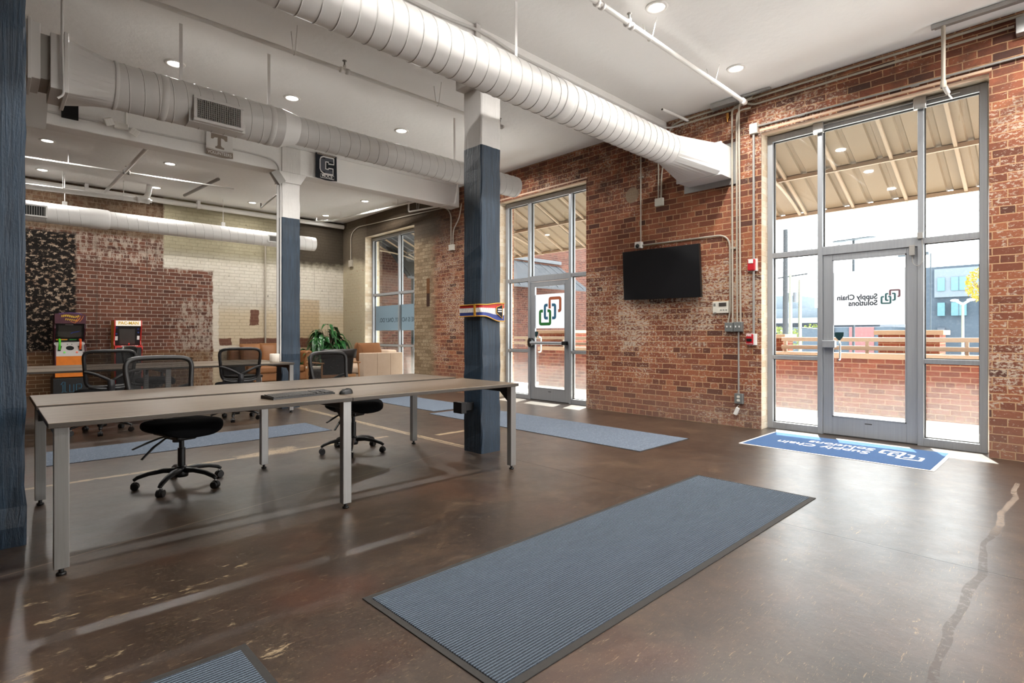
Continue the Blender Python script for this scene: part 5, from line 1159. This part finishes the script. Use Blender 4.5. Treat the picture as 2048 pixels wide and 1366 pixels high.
for k in range(6):
    x = X0 + 0.16 + k * 0.030; z = 1.478 - 0.004 * k; strip(mb, [(x, z - 0.018), (x + 0.006, z + 0.016), (x + 0.02, z - 0.002 * k)], 0.010, lambda a, b, t_: (a, 13.357 - t_, b))
mb.build('marquee_art', 'yellow', a1)
mb = MB(off)
for k in range(3): strip(mb, [(X1 - 0.17 + 0.035 * k, 1.43), (X1 - 0.13 + 0.035 * k, 1.49), (X1 - 0.12 + 0.04 * k, 1.545)], 0.006, lambda a, b, t_: (a, 13.357 - t_, b))
strip(mb, [(X0 + 0.23, 1.44), (X0 + 0.30, 1.405), (X0 + 0.37, 1.50)], 0.007, lambda a, b, t_: (a, 13.357 - t_, b)); mb.build('marquee_art', 'orange', a1)
mb = MB(off); mb.raw([(X0 + 0.018, 13.42, 1.395), (X1 - 0.018, 13.42, 1.395), (X1 - 0.018, 13.56, 1.07), (X0 + 0.018, 13.56, 1.07), (X0 + 0.018, 13.62, 1.395), (X1 - 0.018, 13.62, 1.395), (X1 - 0.018, 13.62, 1.07), (X0 + 0.018, 13.62, 1.07)], [(0, 3, 2, 1), (4, 5, 6, 7), (0, 1, 5, 4), (3, 7, 6, 2), (0, 4, 7, 3), (1, 2, 6, 5)]); mb.build('screen_bezel', 'black_plastic', a1)
def onscr(a, b, t_=0.0): return (a, 13.42 + (1.395 - b) * 0.43 - 0.003 - t_, b)
mb = MB(off); P = [(X0 + 0.06, 1.36), (X1 - 0.06, 1.36), (X1 - 0.06, 1.14), (X0 + 0.2, 1.125), (X0 + 0.06, 1.15)]; mb.raw([onscr(a, b) for a, b in P], [tuple(reversed(range(5)))]); mb.build('screen', 'screen_off', a1)
mb = MB(off); P = [(X0 + 0.24, 1.195), (X0 + 0.255, 1.225), (X0 + 0.31, 1.24), (X0 + 0.40, 1.262), (X0 + 0.36, 1.235), (X0 + 0.29, 1.222)]; mb.raw([onscr(a, b, 0.002) for a, b in P], [tuple(reversed(range(6)))]); mb.build('screen_picture', 'blue_ink', a1)
mb = MB(off); mb.box(X0 + 0.16, X1 - 0.19, 13.405, 13.43, 1.372, 1.378); mb.build('badge', 'white_ink', a1)
for x0_, x1_, mt in ((X0 + 0.03, X0 + 0.20, 'side_yellow'), (X0 + 0.23, X0 + 0.34, 'ink_green')):
    mb = MB(off); mb.box(x0_, x1_, 13.53, 13.56, 1.078, 1.098); mb.build('instruction_strip', mt, a1)
def onpan(a, b, t_=0.0): return (a, 13.56 - (1.03 - b) * 0.95 - t_, b + t_ * 0.5)
mb = MB(off); mb.raw([onpan(X0, 1.045), onpan(X1, 1.045), onpan(X1, 0.775), onpan(X0, 0.775), (X0, 13.58, 1.045), (X1, 13.58, 1.045), (X1, 13.58, 0.775), (X0, 13.58, 0.775)], [(0, 3, 2, 1), (4, 5, 6, 7), (0, 1, 5, 4), (3, 7, 6, 2), (0, 4, 7, 3), (1, 2, 6, 5)]); mb.build('control_panel', 'panel_silver', a1)
mb = MB(off); P = [(1.118 + 0.062 * math.cos(2 * PI * k / 24), 0.925 + 0.042 * math.sin(2 * PI * k / 24)) for k in range(24)]; mb.raw([onpan(a, b, 0.002) for a, b in P], [tuple(reversed(range(24)))])
for q in ([(0.93, 0.87), (0.975, 0.87), (1.0, 0.965), (0.955, 0.965)], [(1.30, 0.87), (1.26, 0.87), (1.235, 0.965), (1.28, 0.965)], [(1.075, 0.993), (1.095, 0.993), (1.095, 1.003), (1.075, 1.003)], [(1.14, 0.993), (1.16, 0.993), (1.16, 1.003), (1.14, 1.003)]): mb.raw([onpan(a, b, 0.002) for a, b in q], [(0, 1, 2, 3)])
mb.build('panel_slot', 'dark_hole', a1)
for x, mt, dx in ((0.962, 'green_bright', 0.0), (1.273, 'orange_bright', 0.0)):
    mb = MB(off); mb.tube(fillet([(x - 0.005, onpan(0, 0.90)[1] - 0.02, 0.90), (x, onpan(0, 0.90)[1] - 0.05, 1.02), (x + 0.004, onpan(0, 0.90)[1] + 0.03, 1.09), (x - 0.004, onpan(0, 0.9)[1] + 0.05, 1.09)], 0.05), 0.019, 12); mb.build('grip', mt, a1)
for x, mt in ((1.03, 'green_bright'), (1.215, 'orange_bright')): mb = MB(off); p_ = onpan(x, 0.845); mb.cyl((x, p_[1], 0.84), (x, p_[1] - 0.014, 0.848), 0.018, sides=14); mb.build('push_button', mt, a1)
mb = MB(off); mb.box(X0 + 0.005, X1 - 0.005, 13.32, 13.60, 0.38, 0.775); mb.build('front_panel', 'orange', a1)
mb = MB(off); mb.box(X0 - 0.03, X1 + 0.03, 13.28, 13.84, 0.0, 0.36, 0, 0.006); mb.build('riser', 'black_plastic', a1)
mb = MB(off)
for pts in ([(0.98, 0.10), (1.0, 0.10), (1.0, 0.24), (0.97, 0.24), (1.0, 0.29), (1.03, 0.29), (1.03, 0.10), (1.06, 0.10)], [(1.10, 0.24), (1.10, 0.10), (1.16, 0.10), (1.16, 0.24)], [(1.20, 0.08), (1.20, 0.24), (1.27, 0.24), (1.28, 0.20), (1.27, 0.16), (1.23, 0.16)]):
    strip(mb, pts, 0.012, lambda a, b, t_: (a, 13.279 - t_, b))
mb.build('stencil', 'ink_blue', a1)
a2 = thing('arcade_machine', 'red and yellow arcade machine with white lettered marquee', 'arcade machine', (2.05, 13.4, 0)); off = a2.location
X0, X1 = 1.81, 2.275
prof = [(13.84, 0.0), (13.84, 1.48), (13.42, 1.48), (13.41, 1.36), (13.52, 1.05), (13.50, 0.98), (13.34, 0.94), (13.34, 0.88), (13.40, 0.80), (13.40, 0.0)]
for xa, xb in ((X0, X0 + 0.02), (X1 - 0.02, X1)): slab('side_panel', 'red_bright', a2, prof, xa, xb)
mb = MB(off); mb.prism([(13.82, 0.02), (13.82, 1.46), (13.46, 1.46), (13.54, 1.06), (13.52, 0.90), (13.44, 0.78), (13.44, 0.02)], X0 - 0.004, X0, lambda a, b, t_: (t_, a, b)); mb.build('side_art', 'side_yellow', a2)
mb = MB(off); mb.box(X0 + 0.02, X1 - 0.02, 13.415, 13.80, 1.36, 1.47, 0, 0.004); mb.build('marquee', 'marquee', a2)
text('lettering', 'PAC-MAN', 0.082, 'yellow', a2, (-0.178, 13.413 - 13.4, 1.392), (1, 0, 0), (0, 0, 1), 0.001, 'LEFT', 0.0025, 0.95)
mb = MB(off); mb.box(X0 + 0.02, X1 - 0.02, 13.56, 13.82, 0.02, 1.36); mb.raw([(X0 + 0.02, 13.45, 1.36), (X1 - 0.02, 13.45, 1.36), (X1 - 0.02, 13.54, 0.96), (X0 + 0.02, 13.54, 0.96)], [(0, 3, 2, 1)]); mb.build('screen_bezel', 'black_plastic', a2)
def s2(a, b, t_=0.0): return (a, 13.45 + (1.36 - b) * 0.225 - 0.003 - t_, b)
mb = MB(off); mb.raw([s2(a, b) for a, b in ((1.895, 1.305), (2.16, 1.305), (2.17, 0.99), (1.905, 0.99))], [(0, 3, 2, 1)]); mb.build('screen', 'screen_off', a2)
mb = MB(off)
for a, b in ((1.852, 1.11), (2.222, 1.12)): mb.raw([s2(a - 0.022, b + 0.04, 0.001), s2(a + 0.022, b + 0.04, 0.001), s2(a + 0.022, b - 0.04, 0.001), s2(a - 0.022, b - 0.04, 0.001)], [(0, 3, 2, 1)])
mb.build('instruction_card', 'white_ink', a2)
mb = MB(off)
for a, b in ((1.85, 1.325), (1.85, 1.20), (2.22, 1.23), (2.215, 1.30)): mb.raw([s2(a + 0.018 * math.cos(k), b + 0.018 * math.sin(k), 0.001) for k in (0, 1.05, 2.1, 3.14, 4.19, 5.24)], [(5, 4, 3, 2, 1, 0)])
mb.build('bezel_art', 'blue_ink', a2)
mb = MB(off); mb.prism([(13.54, 0.965), (13.34, 0.945), (13.34, 0.925), (13.54, 0.94)], X0 + 0.02, X1 - 0.02, lambda a, b, t_: (t_, a, b)); mb.build('control_deck', 'red_bright', a2)
mb = MB(off); mb.box(X0 + 0.02, X1 - 0.02, 13.36, 13.56, 0.02, 0.925); mb.build('front_panel', 'black_plastic', a2)
mb = MB(off); mb.cyl((2.05, 13.42, 0.95), (2.05, 13.42, 0.985), 0.006, sides=8); mb.ball((2.05, 13.42, 0.997), 0.016, 0.016, 0.016, 0, 12, 8); mb.build('joystick', 'red_bright', a2)
for x in (1.93, 1.95, 1.99, 2.12, 2.16, 2.19): mb = MB(off); mb.cyl((x, 13.42, 0.948), (x, 13.42, 0.962), 0.013, sides=12); mb.build('push_button', 'white_ink', a2)

# ================================================================ belt round the column
bt = thing('fabric_belt', 'red, white and blue championship style belt tied round the column', 'belt', (3.635, 4.09, 1.41)); off = bt.location
def rim(s_):                     # s_ runs 0..1 along the left side then the front of the column
    L1 = 0.31; L2 = 0.30; d = s_ * (L1 + L2)
    if d < L1: return Vector((3.488, 4.40 - d, 0)), Vector((-1, 0, 0))
    return Vector((3.488 + (d - L1), 4.086, 0)), Vector((0, -1, 0))
def edge(s_):                    # bottom and top height of the belt
    if s_ < 0.55: return 1.362, 1.482
    k = (s_ - 0.55) / 0.45; e_ = 0.5 - 0.5 * math.cos(min(1, k * 1.3) * PI)
    return 1.362 - 0.05 * e_, 1.482 + 0.022 * e_
def beltband(b0, b1, mat, nm, o_=0.0, s0=0.0, s1=1.0, n=40):
    mb = MB(off)
    def f(u, v):
        s_ = s0 + (s1 - s0) * u; p, nn = rim(s_); lo_, hi_ = edge(s_); cr = 0.004 * math.sin(s_ * 150 + v * 3) if nm == 'sequin_band' else 0
        return p + nn * (o_ + 0.012 + cr) + Vector((0, 0, lo_ + (hi_ - lo_) * (b0 + (b1 - b0) * v)))
    mb.grid(f, n, 4); mb.grid(lambda u, v: f(1 - u, v) + Vector((0.004, 0.008, 0)), n, 4); return mb.build(nm, mat, bt)
beltband(0.05, 0.36, 'blue_ink', 'blue_band'); beltband(0.34, 0.72, 'flag_white', 'sequin_band', 0.002, 0, 1, 110); beltband(0.70, 0.96, 'red_bright', 'red_band')
for b in (0.03, 0.97):
    mb = MB(off); P = []
    for i in range(41): s_ = i / 40; p, nn = rim(s_); lo_, hi_ = edge(s_); P.append(p + nn * 0.018 + Vector((0, 0, lo_ + (hi_ - lo_) * b)))
    mb.tube(P, 0.006, 6); mb.build('piping', 'gold', bt)
mb = MB(off); p, nn = rim(0.40); mb.box(p.x - 0.026, p.x - 0.014, p.y - 0.012, p.y + 0.012, 1.36, 1.485); mb.build('gold_clasp', 'gold', bt)
mb = MB(off); Q = [(3.672, 1.455), (3.672, 1.40), (3.755, 1.345), (3.755, 1.485)]; mb.raw([(a, 4.062, b) for a, b in Q] + [(a, 4.068, b) for a, b in Q], [(0, 1, 2, 3), (7, 6, 5, 4)]); mb.build('badge_plate', 'flag_black', bt)
mb = MB(off); strip(mb, Q + [Q[0]], 0.007, lambda a, b, t_: (a, 4.061 - t_, b)); mb.build('badge_edge', 'gold', bt)
mb = MB(off)
for z in (1.432, 1.410):
    for k in range(5): mb.box(3.69 + k * 0.011, 3.698 + k * 0.011, 4.058, 4.061, z, z + 0.011)
mb.build('badge_print', 'white_ink', bt)

# ================================================================ outside
mb = MB(); mb.box(7.38, 9.7, -6.0, 13.5, -0.20, -0.02); tag(mb.build('patio_ground', 'patio'), 'pale sunlit patio floor outside the doors', None, None, 'structure')
mb = MB(); mb.box(9.7, 140.0, -70.0, 120.0, -0.6, -0.5); mb.box(-60, 7.3, -70, -6.5, -0.3, -0.2); tag(mb.build('street_ground', 'street'), 'pale street and parking ground beyond the patio', None, None, 'structure')
# low brick wall with stone cap, rails and piers
PX = 9.50
mb = MB(); mb.box(PX, PX + 0.30, -3.0, 9.0, -0.05, 0.82); tag(mb.build('wall_patio', 'brick_out'), 'low red brick patio wall outside the doors', None, None, 'structure')
mb = MB(); mb.box(PX - 0.04, PX + 0.34, -3.0, 9.0, 0.82, 0.90, 0, 0.006); tag(mb.build('trim_3', 'cap_stone'), 'pale stone cap of the patio wall', None, None, 'structure')
def pier(x0, x1, y0, y1, h, label, capm='cap_stone'):
    root = thing('brick_pier', label, 'brick pier', ((x0 + x1) / 2, (y0 + y1) / 2, -0.5))
    mb = MB(root.location); mb.box(x0, x1, y0, y1, -0.5, h - 0.06); mb.build('pier_shaft', 'brick_out', root)
    mb = MB(root.location); mb.box(x0 - 0.05, x1 + 0.05, y0 - 0.05, y1 + 0.05, h - 0.06, h + 0.01, 0, 0.006); mb.build('pier_cap', capm, root)
pier(9.83, 10.3, 3.55, 4.02, 1.18, 'brick pier of the patio wall left of the nearer door')
pier(10.1, 10.6, 1.45, 2.22, 1.24, 'brick pier with pale cap behind the patio rail, seen through the nearer door')
pier(9.9, 10.5, 8.35, 9.35, 1.28, 'brick pier with cream cap seen through the further door')
def rail(y0, y1, x, zs, label):
    root = thing('patio_railing', label, 'railing', (x, (y0 + y1) / 2, 0.9))
    for z in zs: mb = MB(root.location); mb.box(x - 0.03, x + 0.03, y0, y1, z - 0.032, z + 0.032, 0, 0.004); mb.build('rail', 'rail_cream', root)
    n = max(2, int((y1 - y0) / 1.2)); 
    for i in range(n + 1):
        y = y0 + 0.06 + (y1 - y0 - 0.12) * i / n; mb = MB(root.location); mb.box(x - 0.02, x + 0.02, y - 0.02, y + 0.02, 0.895, zs[0]); mb.build('rail_post', 'rail_cream', root)
rail(-2.5, 3.50, 9.65, (1.108, 0.978), 'cream metal railing on the patio wall outside the nearer door')
rail(4.06, 8.2, 9.65, (1.108, 0.978), 'cream metal railing between the two patio piers')
rail(8.30, 12.0, 9.65, (1.108, 0.978), 'cream metal railing outside the further door')
# awning of ribbed sheet on a steel frame
def awning(y0, y1, label, rafters, braces, mat_='awning'):
    name = 'awning'
    root = thing('awning', label, 'awning', (8.2, (y0 + y1) / 2, 3.5)); off = root.location
    Xa, Xb, Za, Zb = 7.385, 9.15, 3.83, 3.06; sl = (Zb - Za) / (Xb - Xa)
    P = []; y = y0
    while y < y1:
        P += [(y, 0.0), (y + 0.20, 0.0), (y + 0.215, 0.028), (y + 0.265, 0.028), (y + 0.28, 0.0)]; y += 0.30
    mb = MB(off); vs = []; fs = []
    for (yy, h) in P: vs += [(Xa, yy, Za + h), (Xb, yy, Zb + h)]
    for i in range(len(P) - 1): fs.append((2 * i, 2 * i + 1, 2 * i + 3, 2 * i + 2))
    mb.raw(vs, fs); mb.raw([(a, b, c + 0.004) for a, b, c in vs], [tuple(reversed(f)) for f in fs]); mb.build('roof_sheet', mat_, root)
    def zat(x): return Za + sl * (x - Xa)
    for x in (7.42, 8.27, 9.12): mb = MB(off); mb.box(x - 0.02, x + 0.02, y0, y1, zat(x) - 0.055, zat(x) - 0.005); mb.build('purlin', 'awning_steel', root)
    for y in rafters:
        mb = MB(off); mb.raw([(Xa, y - 0.018, Za - 0.05), (Xa, y + 0.018, Za - 0.05), (Xb, y + 0.018, Zb - 0.05), (Xb, y - 0.018, Zb - 0.05), (Xa, y - 0.018, Za - 0.012), (Xa, y + 0.018, Za - 0.012), (Xb, y + 0.018, Zb - 0.012), (Xb, y - 0.018, Zb - 0.012)], [(0, 3, 2, 1), (4, 5, 6, 7), (0, 1, 5, 4), (2, 3, 7, 6), (0, 4, 7, 3), (1, 2, 6, 5)]); mb.build('rafter', 'awning_steel', root)
    for y in braces:
        P = [(7.41 + (9.05 - 7.41) * (i / 14), y, 3.40 + (zat(9.05) - 0.06 - 3.40) * (i / 14) ** 2.2) for i in range(15)]
        mb = MB(off); mb.tube(P, 0.022, 8); mb.build('curved_brace', 'awning_steel', root)
    return root
awning(0.36, 3.95, 'tan ribbed metal awning over the nearer door', [0.398 + 0.637 * k for k in range(6)], (3.02,))
awning(5.30, 9.80, 'tan ribbed metal awning over the further door', [5.36 + 0.637 * k for k in range(8)], (8.55,))
awning(10.2, 13.45, 'grey ribbed metal awning outside the sofa window', [10.25 + 0.637 * k for k in range(6)], (12.80,), 'roof_lead')
# brick wing of the building with a lean-to roof
mb = MB(); mb.box(7.38, 34.0, 13.5, 14.0, -0.6, 8.0); tag(mb.build('wall_wing', 'brick_wing'), 'tall brick wing of the building beyond the patio', None, None, 'structure')
wr = thing('lean_to_roof', 'grey standing seam lean-to roof on the brick wing outside', 'roof', (12, 12.9, 3.2)); off = wr.location
mb = MB(off); A = [(7.9, 13.5, 3.85), (15.4, 13.5, 3.70), (15.5, 12.2, 2.78), (7.9, 12.2, 2.72)]
mb.raw(A + [(a, b, c - 0.06) for a, b, c in A], [(0, 3, 2, 1), (4, 5, 6, 7), (0, 1, 5, 4), (1, 2, 6, 5), (2, 3, 7, 6), (3, 0, 4, 7)]); mb.build('roof_sheet', 'roof_grey', wr)
mb = MB(off)
for k in range(17):
    x = 8.0 + k * 0.45; mb.tube([(x, 13.5, 3.86 - (x - 7.9) * 0.02), (x, 12.2, 2.735 + (x - 7.9) * 0.008)], 0.018, 5)
mb.build('standing_seam', 'roof_lead', wr)
mb = MB(off); mb.box(7.9, 15.4, 13.42, 13.52, 3.78, 3.90); mb.build('ridge_flashing', 'roof_lead', wr)
for x in (8.2,): mb = MB(off); mb.box(x - 0.06, x + 0.06, 12.28, 12.40, -0.5, 2.70); mb.build('post', 'pole_steel', wr)
mb = MB((10.3, 13.4, 1)); mb.box(9.9, 10.8, 13.40, 13.49, -0.5, 1.9); tag(mb.build('service_door', 'pole_steel'), 'dark grey service door in the brick wing', 'door')
# far street: grey block, garage, poles, lamps, trees
gb = thing('apartment_block', 'blue grey apartment block seen through the nearer window', 'building', (58, 6.0, -0.5)); off = gb.location
mb = MB(off); mb.box(50, 66, -6.0, 8.75, -0.5, 6.15); mb.build('block_wall', 'grey_block', gb)
mb = MB(off); mb.box(49.7, 50.0, -2.0, 7.45, 3.9, 5.95); mb.build('pale_bay', 'grey_block_pale', gb)
for z in (4.35, 2.55, 0.9):
    for y, w_ in ((7.05, 0.42), (6.05, 0.85), (4.6, 0.42), (3.2, 0.85), (1.8, 0.42)):
        if z < 1 and y < 6.9: continue
        mb = MB(off); mb.box(49.62, 50.05, y - w_ / 2 + (0 if z > 3 else 0), y + w_ / 2, z, z + (0.95 if z > 1 else 0.8)); wn = mb.build('window', 'block_glass' if z > 1 else 'concrete_shade', gb)
        if w_ > 0.5: mb = MB(off); mb.box(49.6, 49.64, y - 0.02, y + 0.02, z, z + 0.95); mb.build('mullion', 'grey_block', wn)
# parking garage
gg = thing('parking_garage', 'pale concrete parking garage far beyond the patio at the left', 'building', (80, 30, -0.5)); off = gg.location
for z in (0.2, 1.5, 2.8): mb = MB(off); mb.box(80, 96, 17.5, 46, z, z + 0.7); mb.build('deck_band', 'concrete_pale', gg)
mb = MB(off); mb.box(81, 95, 17.6, 45.9, -0.5, 3.4); mb.build('deck_shade', 'concrete_shade', gg)
mb = MB(off); mb.box(82, 90, 24.0, 33, 3.4, 4.9); mb.build('roof_block', 'grey_block_pale', gg)
mb = MB(off); mb.box(84, 92, 28.5, 36, 4.9, 6.9); mb.build('upper_block', 'grey_block_pale', gg)
mu = thing('low_warehouse', 'low grey and red painted building beyond the nearer door', 'building', (46, 12, -0.5)); off = mu.location
mb = MB(off); mb.box(44, 50, 8.9, 15.5, -0.5, 1.72); mb.build('block_wall', 'grey_block', mu)
mb = MB(off); mb.box(43.9, 44.05, 9.9, 11.4, -0.5, 1.72); mb.build('painted_panel', 'mural_red', mu)
mb = MB(off); mb.box(43.88, 44.05, 12.35, 12.5, -0.5, 1.72); mb.build('pilaster', 'dark_plastic', mu)
def pole(x, y, h, r, mat, label, extra=None, lean=0.0):
    root = thing('utility_pole', label, 'pole', (x, y, -0.5)); off = root.location
    mb = MB(off); mb.tube([(x, y, -0.5), (x + lean, y - lean, h)], [r * 1.1, r * 0.85], 10); mb.build('shaft', mat, root)
    if extra: extra(root, off)
pole(20.0, 7.14, 4.84, 0.085, 'pole_wood', 'dark utility pole nearest the patio, seen through the nearer window')
def cross(root, off):
    mb = MB(off); mb.tube([(35, 11.25, 4.80), (35, 12.95, 4.66)], 0.045, 6); mb.build('crossarm', 'pole_wood', root)
    for y in (11.95, 12.5): mb = MB(off); mb.cyl((35.2, y, 3.15), (35.2, y, 3.75), 0.18, sides=12); mb.build('transformer', 'concrete_pale', root)
pole(35, 12.2, 4.85, 0.10, 'lamp_pole', 'pale utility pole with crossarm and transformers', cross)
pole(30, 10.0, 4.0, 0.085, 'lamp_pole', 'shorter pale pole right of the crossarm pole', lambda r, off: (lambda m: (m.tube([(30, 10.0, 1.55), (30, 9.1, 1.45)], 0.03, 6), m.build('lamp_arm', 'pole_steel', r)))(MB(off)))
def head1(root, off):
    for dy in (-0.55, 0.0, 0.55): mb = MB(off); mb.ball((15.0 + 0.1 * dy, 3.80 + dy * 0.5, 3.44 + 0.03), 0.16, 0.20, 0.035); mb.build('lamp_head', 'pole_steel', root)
pole(15.0, 3.80, 3.44, 0.03, 'pole_steel', 'slim street lamp post with spreading heads behind the nearer door', head1)
def head2(root, off):
    for dy in (-0.14, 0.14): mb = MB(off); mb.tube([(20, 2.35, 2.05), (20, 2.35 + dy, 2.15)], 0.03, 6); mb.ball((20, 2.35 + dy * 1.3, 2.17), 0.05, 0.10, 0.035); mb.build('lamp_head', 'pole_steel' if False else 'white_plastic', root)
pole(20.0, 2.35, 2.1, 0.035, 'lamp_pole', 'pale double headed lamp post in front of the apartment block', head2)
mb = MB((24, 5.3, 4.2)); mb.box(23.9, 24.1, 3.75, 4.65, 4.02, 4.12, 0, 0.02); mb.cyl((24.0, 3.70, 4.06), (24, 3.7, -0.5), 0.02, sides=8); tag(mb.build('street_lamp', 'pole_steel'), 'flat street lamp head above the apartment block', 'street lamp')
def tree(x, y, z, rx, rz, mat, label, n, seed, th=0.12, ht=None):
    root = thing('street_tree', label, 'tree', (x, y, -0.5)); off = root.location; rnd = random.Random(seed)
    mb = MB(off); mb.tube([(x, y, -0.5), (x, y, z)], [th, th * 0.5], 8)
    for k in range(7): a = rnd.uniform(0, 6.28); mb.tube([(x, y, z - rz * 0.4), (x + rx * 0.7 * math.cos(a), y + rx * 0.7 * math.sin(a), z + rz * rnd.uniform(0, 0.7))], [th * 0.4, th * 0.1], 5)
    mb.build('trunk', 'bark', root)
    mb = MB(off)
    for k in range(n):
        v = Vector((rnd.gauss(0, 1), rnd.gauss(0, 1), rnd.gauss(0, 1))).normalized() * rnd.uniform(0.5, 1) ** 0.5; c = Vector((x + v.x * rx, y + v.y * rx, z + v.z * rz))
        e1 = Vector((rnd.gauss(0, 1), rnd.gauss(0, 1), rnd.gauss(0, 1))).normalized(); e2 = e1.cross(Vector((rnd.gauss(0, 1), rnd.gauss(0, 1), rnd.gauss(0, 1)))).normalized(); s_ = rx * rnd.uniform(0.06, 0.14)
        mb.raw([c - e1 * s_, c + e2 * s_ * 0.5, c + e1 * s_, c - e2 * s_ * 0.5], [(0, 1, 2, 3)])
    mb.build('foliage', mat, root)
tree(22.0, 2.12, 2.72, 0.42, 0.55, 'tree_yellow', 'yellow leaved street tree at the right edge of the nearer window', 900, 3, 0.05)
tree(60, 22.0, 0.9, 1.4, 1.2, 'tree_green', 'pale green bush below the parking garage, the left one', 500, 4)
tree(60, 18.6, 1.0, 1.6, 1.3, 'tree_green', 'pale green bush below the parking garage beside the window mullion', 500, 5)
tree(38, 13.3, 0.9, 0.8, 0.8, 'tree_green', 'pale green bush seen by the shield sticker of the nearer door', 400, 6)
for k, (z0, z1, lab) in enumerate(((7.1, 8.7, 'upper power line across the white sky'), (6.5, 8.1, 'lower power line across the white sky'))):
    mb = MB((30, 8, 7)); mb.tube([(30, 10.0 - 9.5 * i / 12, z0 - 1.6 + (z1 - z0) * i / 12 - 0.4 * math.sin(PI * i / 12) + 1.3 * 0) for i in range(13)], 0.012, 5); tag(mb.build('power_line', 'pole_steel'), lab, 'power line')

# members of the same kind carry one group phrase
GROUPS = {'conduit': 'conduits on the walls', 'pipe': 'pipes under the ceiling', 'floor mat': 'mats on the floor', 'duct': 'round ducts overhead', 'junction box': 'junction boxes on the brick wall',
          'arcade machine': 'arcade machines by the far wall', 'pennant': 'pennants on the beam', 'awning': 'awnings over the windows', 'brick pier': 'brick piers of the patio', 'railing': 'patio railings',
          'pole': 'poles in the street', 'pillow': 'throw pillows on the suede sofa', 'desk': 'bench desks', 'tree': 'street trees', 'power line': 'power lines', 'fire alarm': 'fire alarm devices', 'sofa': 'lounge sofas'}
for o in list(SC.objects):
    if o.parent is None and o.get('category') in GROUPS and not o.get('group'): o['group'] = GROUPS[o['category']]
